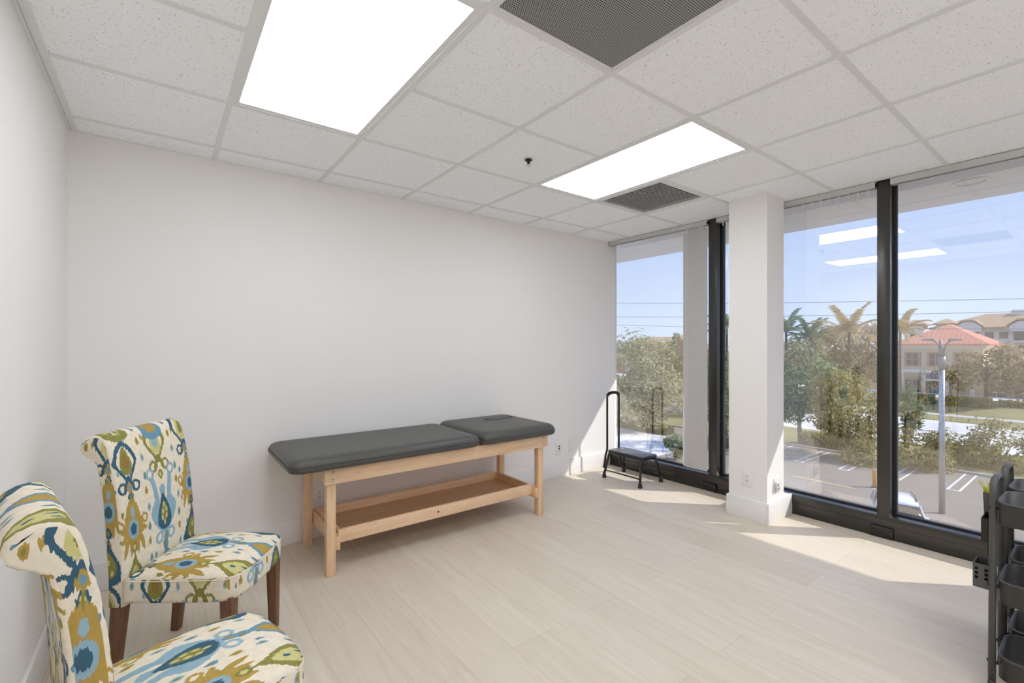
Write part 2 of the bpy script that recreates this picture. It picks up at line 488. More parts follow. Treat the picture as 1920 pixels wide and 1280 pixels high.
# slab above so no daylight leaks in
o = MB().box(XL - 0.3, 4.42, YF - 0.3, 0.6, CEIL + 0.25, CEIL + 0.45).build('roof_slab', M['wall']); tag(o, kind='structure')
o = MB().box(4.30, 4.42, YF - 0.1, 0.5, CEIL + 0.018, CEIL + 0.26).build('trim_4', M['black_alu']); tag(o, kind='structure')

# recessed light troffers; those behind the camera are unseen fill lights, added for brightness
lab = ['large recessed ceiling light panel nearest the left wall, cut by the top edge',
       'smaller-looking recessed ceiling light panel beside the slotted vent near the windows',
       'added ceiling fill light behind the viewer on the left', 'added ceiling fill light directly behind the viewer', 'added ceiling fill light behind the viewer on the window side']
for n, (i, j, rows) in enumerate(lights):
    x0, x1 = i * T + gw, (i + 1) * T - gw
    y1, y0 = -j * T - gw, -(j + rows) * T + gw
    e = empty('ceiling_light', ((x0 + x1) / 2, (y0 + y1) / 2, CEIL), 0, lab[n], 'ceiling light', 'recessed light panels in the ceiling')
    hx, hy = (x1 - x0) / 2, (y1 - y0) / 2
    fr = MB(); w = 0.022
    fr.box(-hx, hx, -hy, -hy + w, -0.002, 0.03).box(-hx, hx, hy - w, hy, -0.002, 0.03).box(-hx, -hx + w, -hy + w, hy - w, -0.002, 0.03).box(hx - w, hx, -hy + w, hy - w, -0.002, 0.03)
    fr.box(-hx, hx, -hy, hy, 0.03, 0.04)
    fr.build('frame', M['grid_white'], e)
    MB().box(-hx + w, hx - w, -hy + w, hy - w, 0.004, 0.008).build('diffuser', M['panel'], e)

# slotted return vent near the window
e = empty('ceiling_vent', (5.5 * T, -1.5 * T, CEIL), 0, 'square ceiling vent with dark slats beside the far light panel', 'vent')
h_ = T / 2 - gw; w = 0.028
fr = MB()
fr.box(-h_, h_, -h_, -h_ + w, -0.004, 0.02).box(-h_, h_, h_ - w, h_, -0.004, 0.02).box(-h_, -h_ + w, -h_ + w, h_ - w, -0.004, 0.02).box(h_ - w, h_, -h_ + w, h_ - w, -0.004, 0.02)
fr.build('frame', M['grid_white'], e)
MB().box(-h_ + 0.002, h_ - 0.002, -h_ + 0.002, h_ - 0.002, 0.03, 0.04).build('backing', M['dark_hole'], e)
M['slat'] = simple('grey_slat', lin(205, 204, 202), 0.5)
ns = 24; span = 2 * (h_ - w)
for k in range(ns):
    y = -h_ + w + span * (k + 0.5) / ns
    s_ = MB().hexa([(-h_ + w, y - 0.006, 0.0), (h_ - w, y - 0.006, 0.0), (h_ - w, y + 0.003, 0.002), (-h_ + w, y + 0.003, 0.002),
                    (-h_ + w, y - 0.004, 0.006), (h_ - w, y - 0.004, 0.006), (h_ - w, y + 0.004, 0.006), (-h_ + w, y + 0.004, 0.006)])
    s_.build('slat', M['slat'], e)
# perforated return vent
e = empty('ceiling_vent', (2.5 * T, -3.5 * T, CEIL), 0, 'large dark perforated ceiling vent at the top centre of the view', 'vent')
fr = MB(); w = 0.012
fr.box(-h_, h_, -h_, -h_ + w, -0.003, 0.02).box(-h_, h_, h_ - w, h_, -0.003, 0.02).box(-h_, -h_ + w, -h_ + w, h_ - w, -0.003, 0.02).box(h_ - w, h_, -h_ + w, h_ - w, -0.003, 0.02)
fr.build('frame', M['grid_white'], e)
MB().box(-h_ + w, h_ - w, -h_ + w, h_ - w, 0.0, 0.003).build('perforated_panel', M['perf'], e)

# sprinkler head
e = empty('sprinkler_head', (2.114, -0.943, CEIL), 0, 'small black fire sprinkler head with white ring on the ceiling', 'sprinkler')
MB().lathe((0, 0, 0), [(0.036, 0.001), (0.036, -0.003), (0.03, -0.006), (0.016, -0.006)], 28).build('escutcheon', M['white_plastic'], e, smooth=True)
sm = MB().lathe((0, 0, 0), [(0.014, 0.0), (0.022, -0.010), (0.022, -0.014), (0.010, -0.016), (0.008, -0.036)], 18)
sm.build('body', M['black_steel'], e, smooth=True)
MB().lathe((0, 0, 0), [(0.004, -0.034), (0.015, -0.040), (0.015, -0.043), (0.004, -0.044)], 18).build('deflector', M['slat'], e, smooth=True)

# ------------------------------------------------------------------ window wall
sill = MB()
sill.box(4.27, 4.42, YF, yb(4.27) + 0.01, 0.0, 0.15)
sill.box(4.264, 4.272, YF, yb(4.27), 0.086, 0.148)
o = sill.build('trim_1', M['black_alu'], bevel=0.002); tag(o, kind='structure')
win = [('window_1', yb(4.3), -0.854), ('window_2', -0.931, -2.079), ('window_3', -2.151, -3.30), ('window_4', -3.375, YF)]
for n, (nm, ya, y_b) in enumerate(win):
    e = empty(nm, (XG, (ya + y_b) / 2, 0.15), 0, kind='structure')
    hy = (ya - y_b) / 2
    g = MB().box(0.0, 0.006, -hy - 0.02, hy + 0.02, 0.0, CEIL - 0.13).build('glass_pane', M['clear'], e)
    g.data.materials.append(M['glass'])
    for pl in g.data.polygons:
        if pl.normal.x < -0.9: pl.material_index = 1
    gk = MB()
    gk.box(-0.016, 0.012, -hy - 0.01, -hy + 0.018, 0, CEIL - 0.14)
    if n: gk.box(-0.016, 0.012, hy - 0.018, hy + 0.01, 0, CEIL - 0.14)
    gk.box(-0.012, 0.012, -hy, hy, 0.0, 0.012)
    gk.build('gasket', M['gasket'], e)
    if n < 3:
        m_y0, m_y1 = win[n + 1][1], y_b
        yc = (ya + y_b) / 2
        MB().box(4.27 - XG, 4.42 - XG, m_y0 - yc, m_y1 - yc, 0, CEIL - 0.15).build('mullion', M['black_alu'], e, bevel=0.002)

# vertical blinds: headrail with carriers; vanes stacked at one end
def blind(ya, y_b, stack, label, hooks=None):
    e = empty('vertical_blind', (4.275, (ya + y_b) / 2, CEIL), 0, label, 'blind', 'vertical blinds on the window headrails')
    hy = (ya - y_b) / 2 - 0.006
    r = MB()
    r.box(-0.026, 0.022, -hy, hy, -0.012, -0.0045).box(-0.026, -0.021, -hy, hy, -0.044, -0.012).box(0.017, 0.022, -hy, hy, -0.044, -0.012)
    r.box(-0.026, -0.016, -hy, hy, -0.046, -0.043).box(0.012, 0.022, -hy, hy, -0.046, -0.043)
    r.build('headrail', M['rail'], e)
    MB().box(-0.020, 0.016, -hy, hy, -0.030, -0.014).build('slot_shade', M['gasket'], e)  # dark insert stands in for the shade inside the rail slot
    yc = (ya + y_b) / 2
    for y in stack:
        y -= yc
        MB().box(-0.005, 0.003, y - 0.004, y + 0.004, -0.075, -0.040).build('hook', M['white_plastic'], e)
        ca, sa = cos(radians(64)), sin(radians(64))
        prof = [(-0.042, -0.003), (-0.020, 0.002), (0.0, 0.0035), (0.020, 0.002), (0.042, -0.003)]
        prof = prof + [(a_, b_ + 0.0016) for a_, b_ in reversed(prof)]
        poly = [(a_ * ca - b_ * sa + 0.004, y + a_ * sa + b_ * ca) for a_, b_ in prof]
        MB().prism(poly, 'z', -CEIL + 0.172, -0.07).build('vane', M['vane'], e)
    for y in hooks or []:
        y -= yc
        MB().box(-0.005, 0.003, y - 0.006, y + 0.006, -0.050, -0.040).box(-0.003, 0.002, y - 0.003, y + 0.003, -0.078, -0.048).build('hook', M['white_plastic'], e)
    return e
blind(yb(4.27) - 0.01, -0.854, [-0.808 + 0.0172 * k for k in range(12)], 'white vertical blind gathered at the right end of the corner window')
blind(-0.931, -2.079, [], 'vertical blind headrail with bare hooks above the window behind the column', [-0.985, -1.62] + [-1.68 - 0.058 * k for k in range(7)])
blind(-2.151, -3.30, [-3.255 + 0.0172 * k for k in range(13)], 'vertical blind headrail above the rightmost window pane, its slats gathered out of view')

# black outlet covers on the sill face
for n, (ya, y_b, z0, z1) in enumerate([(-0.803, -0.928, 0.016, 0.074), (-2.043, -2.17, 0.004, 0.078)]):
    e = empty('outlet_cover', (4.262, (ya + y_b) / 2, (z0 + z1) / 2), 0,
              ['black cover plate on the dark sill left of the column', 'black cover plate on the dark sill under the post right of the column'][n], 'outlet cover', 'black cover plates on the window sill')
    hy, hz = (ya - y_b) / 2, (z1 - z0) / 2
    MB().box(-0.004, 0.0015, -hy, hy, -hz, hz).build('plate', M['black_plate'], e, bevel=0.002)
    MB().box(-0.010, -0.003, -hy + 0.004, hy - 0.004, hz - 0.016, hz - 0.003).build('flip_lid', M['gasket'], e, bevel=0.002)
    MB().box(-0.006, -0.003, -hy + 0.012, -hy + 0.016, -0.002, 0.002).build('screw', M['chrome'], e)

# ------------------------------------------------------------------ wall outlets
def outlet(loc, rz, w, h, kind, label, grp='white wall outlets'):
    # local frame: plate lies in local xz, facing -y
    e = empty('wall_outlet', loc, rz, label, 'wall outlet', grp)
    MB().box(-w / 2, w / 2, -0.006, 0.0, -h / 2, h / 2).build('plate', M['white_plastic'], e, bevel=0.002)
    if kind == 'duplex':
        MB().box(-0.0165, 0.0165, -0.0085, -0.005, -0.034, 0.034).build('socket_face', M['white_plastic'], e, bevel=0.002)
        for zc in (0.017, -0.017):
            s_ = MB()
            s_.box(-0.008, -0.0055, -0.0092, -0.008, zc - 0.002, zc + 0.007).box(0.0055, 0.008, -0.0092, -0.008, zc - 0.002, zc + 0.006)
            s_.lathe((0, 0, zc - 0.008), [(0.0028, 0), (0.0028, 0.004)], 10)
            s_.v = [(x, (-0.0092 if y < -0.0005 or True else y) if False else y, z) for x, y, z in s_.v]
            n0 = 16
            s_.v = s_.v[:n0] + [(x, -0.0086 + y * 0.15, z) for x, y, z in s_.v[n0:]]
            s_.build('socket_slots', M['dark_hole'], e)
    elif kind == 'data':
        for zc in (0.022, 0.0, -0.022):
            MB().box(-0.008, 0.008, -0.0085, -0.005, zc - 0.008, zc + 0.008).build('data_jack', M['black_plate'] if zc > -0.01 else M['slat'], e, bevel=0.001)
    else:
        for zc in (0.04, -0.04):
            MB().box(-0.002, 0.002, -0.0075, -0.005, zc - 0.002, zc + 0.002).build('screw', M['slat'], e)
sk = math.atan(0.0228)
outlet((3.501, yb(3.501), 0.283), sk, 0.072, 0.122, 'data', 'white wall plate with black data jacks right of the treatment table')
outlet((3.678, yb(3.678), 0.292), sk, 0.080, 0.125, 'blank', 'blank white wall plate nearest the window corner on the long wall')
outlet((1.222, yb(1.222), 0.288), sk, 0.078, 0.124, 'duplex', 'white duplex outlet on the long wall seen under the treatment table')
outlet((cx0, -1.388, 0.308), -pi / 2, 0.078, 0.122, 'duplex', 'white duplex outlet on the shaded room side of the column')
outlet((4.035, cy0, 0.262), 0, 0.110, 0.110, 'duplex', 'white outlet plate on the sunlit side face of the column')
e = empty('plug_adapter', (4.005, cy0 - 0.006, 0.262), 0, 'small grey plug adapter in the outlet on the sunlit side of the column', 'plug')
MB().box(-0.022, 0.022, -0.020, -0.003, -0.032, 0.032).build('body', M['slat'], e, bevel=0.006)
MB().box(-0.010, -0.002, -0.022, -0.019, 0.004, 0.018).box(-0.010, -0.002, -0.022, -0.019, -0.02, -0.010).build('port', M['dark_hole'], e)

# ------------------------------------------------------------------ treatment table
e = empty('treatment_table', (1.9, -0.11, 0), 0, 'wooden treatment table with charcoal padded top and lower shelf by the long wall', 'treatment table')
table = e
def tb(x0, x1, y0, y1, z0, z1): return MB().box(x0 - 1.9, x1 - 1.9, y0 + 0.11, y1 + 0.11, z0, z1)
LX = (1.101, 2.664); LY = (-0.389, 0.119)
for lx in LX:
    for ly in LY:
        tb(lx, lx + 0.05, ly, ly + 0.05, 0, 0.545).build('leg', M['table_wood_z'], e, bevel=0.003)
for ly in (-0.414, 0.169):
    tb(1.082, 2.738, ly, ly + 0.025, 0.528, 0.617).build('side_rail', M['table_wood'], e, bevel=0.003)
for lx in (1.083, 2.714):
    tb(lx, lx + 0.023, -0.388, 0.168, 0.535, 0.617).build('end_rail', M['table_wood_y'], e, bevel=0.002)
tb(1.108, 2.712, -0.386, 0.166, 0.600, 0.622).build('deck', M['table_wood'], e)
for lx in (1.152, 2.639):
    tb(lx, lx + 0.025, -0.385, 0.165, 0.140, 0.215).build('stretcher', M['table_wood_y'], e, bevel=0.002)
tb(1.178, 2.638, -0.340, -0.318, 0.160, 0.236).build('shelf_rail', M['table_wood'], e, bevel=0.002)
tb(1.178, 2.638, 0.100, 0.122, 0.160, 0.236).build('shelf_rail', M['table_wood'], e, bevel=0.002)
tb(1.178, 2.638, -0.318, 0.100, 0.170, 0.182).build('shelf', M['ply'], e)
for lx in (1.178, 2.620):
    tb(lx, lx + 0.018, -0.318, 0.100, 0.182, 0.236).build('shelf_end', M['table_wood_y'], e)
def bolt(x, y, z):
    b = MB()
    n = 12; rings = []
    for (r, d) in ((0.0085, 0.0), (0.0085, -0.003), (0.006, -0.006), (0.001, -0.0075)):
        rings.append([(x - 1.9 + r * cos(2 * pi * k / n), y + 0.11 + d, z + r * sin(2 * pi * k / n)) for k in range(n)])
    b.loft(rings).build('bolt', M['chrome'], e, smooth=True)
for bx, bz in ((1.128, 0.594), (1.128, 0.551), (2.695, 0.598), (2.695, 0.556)): bolt(bx, -0.414, bz)
b = MB(); n = 12
b.loft([[(1.83 - 1.9 + 0.006 * cos(2 * pi * k / n), -0.3405 + 0.11 - d, 0.20 + 0.006 * sin(2 * pi * k / n)) for k in range(n)] for d in (0, 0.0012)]).build('screw_hole', M['dark_hole'], e)
# padded sections
def pad(x0, x1, y0, y1, z0, z1, name, rc=0.045):
    x0 -= 1.9; x1 -= 1.9; y0 += 0.11; y1 += 0.11
    H_ = z1 - z0; rings = []
    prof = [(0.016, 0.0), (0.006, 0.006), (0.0, 0.018), (0.0, 0.030), (0.004, 0.046), (0.014, 0.060), (0.030, 0.069), (0.06, 0.073), (0.10, 0.0745)]
    for ins, z in prof:
        rings.append([(px, py, z0 + z * H_ / 0.0745) for px, py in rrect(x0 + ins, x1 - ins, y0 + ins, y1 - ins, max(rc - ins * 0.3, 0.012), 7)])
    o = MB().loft(rings).build(name, M['vinyl'], e, smooth=True)
    pp = rrect(x0 - 0.0005, x1 + 0.0005, y0 - 0.0005, y1 + 0.0005, rc, 7)
    MB().tube([(px, py, z0 + 0.036) for px, py in pp + pp[:2]], 0.0018, 6).build('piping', M['vinyl_seam'], o)
    return o
pad(0.892, 2.098, -0.475, 0.200, 0.624, 0.702, 'main_pad', 0.06)
hp = pad(2.112, 2.79, -0.475, 0.222, 0.624, 0.710, 'head_pad', 0.06)
ov = [(0.135 * abs(cos(a)) ** 0.8 * (1 if cos(a) > 0 else -1), 0.045 * sin(a)) for a in [2 * pi * k / 36 for k in range(36)]]
ovc = (2.565 - 1.9, -0.005 + 0.11)
MB().tube([(ovc[0] + x, ovc[1] + y, 0.7105) for x, y in ov + ov[:2]], 0.0035, 6).build('face_hole_seam', M['vinyl_seam'], hp)
MB().loft([[(ovc[0] + x * s_, ovc[1] + y * s_, 0.706 + dz) for x, y in ov] for s_, dz in ((0.97, 0.0), (0.97, 0.0035), (0.8, 0.0065), (0.4, 0.0075))]).build('face_hole_plug', M['vinyl'], hp, smooth=True)
# leg brace hardware under the left end
tb(1.052, 1.062, 0.05, 0.085, 0.545, 0.625).build('bracket', M['steel_zinc'], e, bevel=0.002)
MB().tube([(1.0 - 1.9, 0.0 + 0.11, 0.622), (1.055 - 1.9, 0.06 + 0.11, 0.56), (1.09 - 1.9, 0.07 + 0.11, 0.556)], 0.004, 8).build('brace_rod', M['black_steel'], e)

# ------------------------------------------------------------------ step stool with tall handle
e = empty('step_stool', (4.005, -0.215, 0), 0, 'black metal step stool with tall looped handrail in the window corner', 'step stool')
ox, oy = 4.005, -0.215
FL, FR, BR_, BLf = (3.85, 0.0), (3.85, -0.43), (4.165, -0.43), (4.17, 0.02)
tl = [(3.90, -0.02), (3.90, -0.405), (4.115, -0.405), (4.118, -0.02)]
def L(x, y, z): return (x - ox, y - oy, z)
def bent(a, b, ta, tb_):
    return [L(a[0], a[1], 0.035), L(ta[0] - 0.008, ta[1], 0.215), L(ta[0] + 0.006, ta[1], 0.238), L(ta[0] + 0.03, ta[1], 0.243), L(tb_[0] - 0.03, tb_[1], 0.243), L(tb_[0] - 0.006, tb_[1], 0.238), L(tb_[0] + 0.008, tb_[1], 0.215), L(b[0], b[1], 0.035)]
MB().tube(bent(FR, BR_, tl[1], tl[2]), 0.0115, 10).build('leg_frame', M['black_steel'], e, smooth=True)
MB().tube(bent(FL, BLf, tl[0], tl[3]), 0.0115, 10).build('leg_frame', M['black_steel'], e, smooth=True)
for (fx, fy) in (FL, FR, BR_, BLf):
    MB().lathe(L(fx, fy, 0), [(0.018, 0.0), (0.021, 0.004), (0.019, 0.018), (0.014, 0.045), (0.0125, 0.055)], 14).build('rubber_foot', M['rubber_brown'], e, smooth=True)
MB().tube([L(3.857, -0.008, 0.075), L(3.857, -0.422, 0.075)], 0.006, 8).build('cross_bar', M['black_steel'], e, smooth=True)
MB().tube([L(4.158, 0.012, 0.075), L(4.158, -0.422, 0.075)], 0.006, 8).build('cross_bar', M['black_steel'], e, smooth=True)
st = MB()
st.loft([[L(px, py, z) for px, py in rrect(3.888 + i_, 4.132 - i_, -0.425 + i_, 0.002 - i_, 0.035, 5)] for i_, z in ((0.004, 0.236), (0.0, 0.240), (0.0, 0.262), (0.003, 0.266))])
st.build('step_platform', M['black_steel'], e, smooth=True)
MB().prism(rrect(3.902 - ox, 4.118 - ox, -0.410 - oy, -0.014 - oy, 0.03, 5), 'z', 0.266, 0.2685).build('tread_mat', M['tread'], e)
MB().prism(rrect(4.045 - ox, 4.085 - ox, -0.06 - oy, -0.045 - oy, 0.005, 3), 'z', 0.2685, 0.2695).build('badge', M['slat'], e)
hx0, hx1, hy_ = 3.907, 4.083, 0.012
arc = [L((hx0 + hx1) / 2 + (hx1 - hx0) / 2 * cos(pi - pi * k / 10) * 1.0, hy_, 0.785 + 0.045 * sin(pi * k / 10) ** 0.7) for k in range(11)]
MB().tube([L(3.872, hy_ + 0.012, 0.085), L(3.893, hy_ + 0.01, 0.20), L(hx0, hy_, 0.27), L(hx0, hy_, 0.70)] + arc + [L(hx1, hy_, 0.70), L(hx1, hy_, 0.27), L(4.105, hy_ + 0.012, 0.20), L(4.13, hy_ + 0.014, 0.085)], 0.0105, 10).build('handrail', M['black_steel'], e, smooth=True)
MB().tube(arc[1:-1], 0.0155, 12).build('foam_grip', M['foam'], e, smooth=True)

# ------------------------------------------------------------------ upholstered chairs
def uvmap(o, fn):
    me = o.data
    uvl = me.uv_layers.new(name='UVMap')
    for p in me.polygons:
        for li in p.loop_indices:
            co = me.vertices[me.loops[li].vertex_index].co
            uvl.data[li].uv = fn(p, co)

def make_chair(label):
    root = empty('upholstered_chair', (0, 0, 0), 0, label, 'chair', 'patterned upholstered chairs by the left wall')
    hw = 0.208
    # ---- back: S-shaped section with a rolled top, wrapped by fabric
    front = [(-0.167, 0.315), (-0.166, 0.42), (-0.168, 0.52), (-0.174, 0.62), (-0.184, 0.72), (-0.197, 0.81), (-0.212, 0.88), (-0.225, 0.93), (-0.237, 0.955)]
    roll = [(-0.252, 0.968), (-0.272, 0.972), (-0.295, 0.968), (-0.315, 0.957), (-0.330, 0.940), (-0.335, 0.920), (-0.328, 0.902), (-0.312, 0.889), (-0.292, 0.879)]
    back = [(-0.274, 0.860), (-0.262, 0.81), (-0.251, 0.72), (-0.243, 0.62), (-0.237, 0.52), (-0.232, 0.42), (-0.230, 0.315)]
    prof = front + roll + back
    arc = [0.0]
    for a, b in zip(prof, prof[1:]): arc.append(arc[-1] + math.dist(a, b))
    mb = MB(); ny = 9
    ys = [-hw + 0.006, -hw + 0.0015] + [-hw + 2 * hw * k / ny for k in range(1, ny)] + [hw - 0.0015, hw - 0.006]
    # slight inset at both side rims for a soft edge
    cxm = sum(p[0] for p in prof) / len(prof)
    n = len(prof); base = 0; verts = []
    cols = [(-hw, 0.010)] + [(-hw + 0.004, 0.003), (-hw + 0.012, 0.0)] + [(-hw + 2 * hw * k / ny, 0.0) for k in range(1, ny)] + [(hw - 0.012, 0.0), (hw - 0.004, 0.003), (hw, 0.010)]
    norms = []
    for i in range(n):
        a = prof[max(i - 1, 0)]; b = prof[min(i + 1, n - 1)]
        tx, tz = b[0] - a[0], b[1] - a[1]; l_ = math.hypot(tx, tz)
        norms.append((-tz / l_ * -1, tx / l_ * -1))
    vs, fs, uvs = [], [], []
    for ci, (y, ins) in enumerate(cols):
        for i, (px, pz) in enumerate(prof):
            nx, nz = norms[i]
            vs.append((px - nx * ins, y, pz - nz * ins))
    m_ = len(cols)
    for ci in range(m_ - 1):
        for i in range(n - 1):
            a = ci * n + i
            fs.append((a, a + 1, a + n + 1, a + n)); uvs.append('wrap')
    # bottom cap and the two flat side caps
    for ci in (0, m_ - 1):
        for i in range((n - 1) // 2):
            a = ci * n + i; b = ci * n + (n - 1 - i)
            if i + 1 < n - 2 - i:
                fs.append((a, a + 1, b - 1, b)); uvs.append('side')
    for ci in range(m_ - 1):
        a = ci * n; b = ci * n + n - 1
        fs.append((a, b, b + n, a + n)); uvs.append('bottom')
    mb.add(vs, fs)
    bo = mb.build('backrest', M['ikat'], root, smooth=True, fix=False)
    uvl = bo.data.uv_layers.new(name='UVMap')
    for p, kd in zip(bo.data.polygons, uvs):
        for li in p.loop_indices:
            vi = bo.data.loops[li].vertex_index; co = bo.data.vertices[vi].co
            if kd == 'wrap': uvl.data[li].uv = (co.y + 0.205, arc[vi % n] + 0.315)
            elif kd == 'side': uvl.data[li].uv = (co.x + 0.615, co.z)
            else: uvl.data[li].uv = (co.y, co.x)
    import bmesh
    bm = bmesh.new(); bm.from_mesh(bo.data); bmesh.ops.recalc_face_normals(bm, faces=bm.faces[:]); bm.to_mesh(bo.data); bm.free()
    # ---- seat: domed cushion top over straight box sides
    x0, x1, yw = -0.166, 0.246, 0.209
    N = 18
    def P(u, v):  # u,v in -1..1, rounded front corners
        rx = (u + 1) / 2
        wy = yw * (1 - 0.0 * rx)
        X = x0 + (x1 - x0) * rx + 0.018 * (1 - v * v) * max(u, 0) ** 2
        Y = wy * v * (1 + 0.012 * (1 - u * u))
        cr = max(0, u) ** 8 * abs(v) ** 8
        X -= 0.022 * cr; Y *= 1 - 0.075 * cr
        dome = (1 - abs(u) ** 3.2) ** 0.7 * (1 - abs(v) ** 3.2) ** 0.7 if abs(u) < 1 and abs(v) < 1 else 0
        return X, Y, 0.421 + 0.044 * dome
    vs = []; fs = []
    for a in range(N + 1):
        for b in range(N + 1):
            vs.append(P(-1 + 2 * a / N, -1 + 2 * b / N))
    for a in range(N):
        for b in range(N):
            i = a * (N + 1) + b
            fs.append((i, i + N + 1, i + N + 2, i + 1))
    cm = MB(); cm.add(vs, fs)
    ring = [(a, 0) for a in range(N + 1)] + [(N, b) for b in range(1, N + 1)] + [(a, N) for a in range(N - 1, -1, -1)] + [(0, b) for b in range(N - 1, 0, -1)]
    rp = [P(-1 + 2 * a / N, -1 + 2 * b / N) for a, b in ring]
    base = len(cm.v)
    idx0 = [a * (N + 1) + b for a, b in ring]
    rows = [(0.996, 0.413), (1.004, 0.408), (1.006, 0.375), (1.003, 0.345), (0.997, 0.332)]
    allr = [idx0]
    for s_, z in rows:
        st_ = len(cm.v); cm.v += [((p[0] + 0.0) * s_, p[1] * s_, z) for p in rp]
        allr.append(list(range(st_, st_ + len(rp))))
    for r0, r1 in zip(allr, allr[1:]):
        for k in range(len(rp)):
            kk = (k + 1) % len(rp); cm.f.append((r0[k], r0[kk], r1[kk], r1[k]))
    cm.f.append(tuple(allr[-1]))
    so = cm.build('seat', M['ikat'], root, smooth=True)
    def suv(p, co):
        nz = p.normal
        if abs(nz.z) > 0.5: return (co.y + 0.205, 0.62 - co.x)
        if abs(nz.x) > abs(nz.y): return (co.y + 0.30, co.z + 0.12)
        return (co.x + 0.10, co.z + 0.46)
    uvmap(so, suv)
    MB().tube([(p[0] * 1.003, p[1] * 1.003, 0.4145) for p in rp + rp[:2]], 0.0018, 6).build('piping', M['ikat_plain'], so, smooth=True)
    # ---- tapered wooden legs
    for sy in (-1, 1):
        for fx, tx, w0, w1 in ((0.214, 0.210, 0.017, 0.024), (-0.232, -0.200, 0.017, 0.023)):
            cy_ = sy * 0.176
            MB().hexa([(fx - w0, cy_ - w0, 0), (fx + w0, cy_ - w0, 0), (fx + w0, cy_ + w0, 0), (fx - w0, cy_ + w0, 0),
                       (tx - w1, cy_ - w1, 0.34), (tx + w1, cy_ - w1, 0.34), (tx + w1, cy_ + w1, 0.34), (tx - w1, cy_ + w1, 0.34)]).build('leg', M['walnut'], root, bevel=0.003)
    return root
M['ikat_plain'] = simple('cream_piping', lin(232, 222, 202), 0.85)
ch1 = make_chair('patterned upholstered chair with the wall corner behind it, nearer the treatment table')
ch1.location = (0.499, -0.726, 0); ch1.rotation_euler = (0, 0, -0.622)
ch2 = copy_tree(ch1)
ch2['label'] = 'nearest patterned upholstered chair, cut by the lower left of the view, rolled top edge'
ch2.location = (0.402, -1.569, 0); ch2.rotation_euler = (0, 0, 0.224)

# ------------------------------------------------------------------ rolling carts at the right edge
def tray_mesh(x0, x1, y0, y1, z0, z1, r=0.05):
    o_ = rrect(x0, x1, y0, y1, r, 6); th = 0.004
    i_ = rrect(x0 + th, x1 - th, y0 + th, y1 - th, r - th, 6)
    m = MB()
    rim = rrect(x0 - 0.003, x1 + 0.003, y0 - 0.003, y1 + 0.003, r + 0.003, 6)
    m.loft([[(a, b, z0) for a, b in o_], [(a, b, z1 - 0.006) for a, b in o_], [(a, b, z1 - 0.006) for a, b in rim], [(a, b, z1) for a, b in rim],
            [(a, b, z1) for a, b in i_], [(a, b, z0 + 0.004) for a, b in i_]], cap=False)
    n = len(o_); m.f.append(tuple(range(n))); m.f.append(tuple(5 * n + k for k in range(n)))
    return m
def make_cart(label):
    e = empty('rolling_cart', (0, 0, 0), 0, label, 'cart', 'charcoal three tier carts at the right edge')
    # local: x 0..0.255 short side, y from 0 (visible end) to -0.40
    for z1 in (0.722, 0.427, 0.140):
        o_ = tray_mesh(0.0, 0.250, -0.402, -0.022, z1 - 0.085, z1, 0.045).build('tray', M['cart'], e, smooth=True)
    for ye in (-0.008, -0.421):
        pts = [(0.010, ye, 0.045), (0.030, ye, 0.40), (0.042, ye, 0.745), (0.050, ye, 0.775), (0.070, ye, 0.79), (0.125, ye, 0.793), (0.180, ye, 0.79), (0.200, ye, 0.775), (0.208, ye, 0.745), (0.220, ye, 0.40), (0.240, ye, 0.045)]
        MB().tube(pts, 0.0112, 12).build('end_frame', M['cart'], e, smooth=True)
        sg = 1 if ye > -0.1 else -1
        for x in (0.010, 0.240):
            w_ = MB(); nn = 14
            w_.loft([[(x + 0.0 + 0.022 * cos(2 * pi * k / nn), ye + d, 0.024 + 0.022 * sin(2 * pi * k / nn)) for k in range(nn)] for d in (-0.009, 0.009)])
            w_.build('caster_wheel', M['gasket'], e, smooth=True)
        for z1 in (0.69, 0.395, 0.105):
            for x in (0.037 - 0.02 * (0.7 - z1), 0.213 + 0.02 * (0.7 - z1)):
                MB().tube([(x, ye - sg * 0.016, z1), (x, ye + sg * 0.015, z1)], 0.006, 10).build('bolt', M['gasket'], e, smooth=True)
    return e
cart1 = make_cart('charcoal metal three tier rolling cart, the nearer of the two at the right edge')
cart1.location = (2.868, -2.788, 0)
cart2 = copy_tree(cart1)
cart2['label'] = 'charcoal metal three tier rolling cart standing between the nearer cart and the window'
cart2.location = (3.155, -2.788, 0)

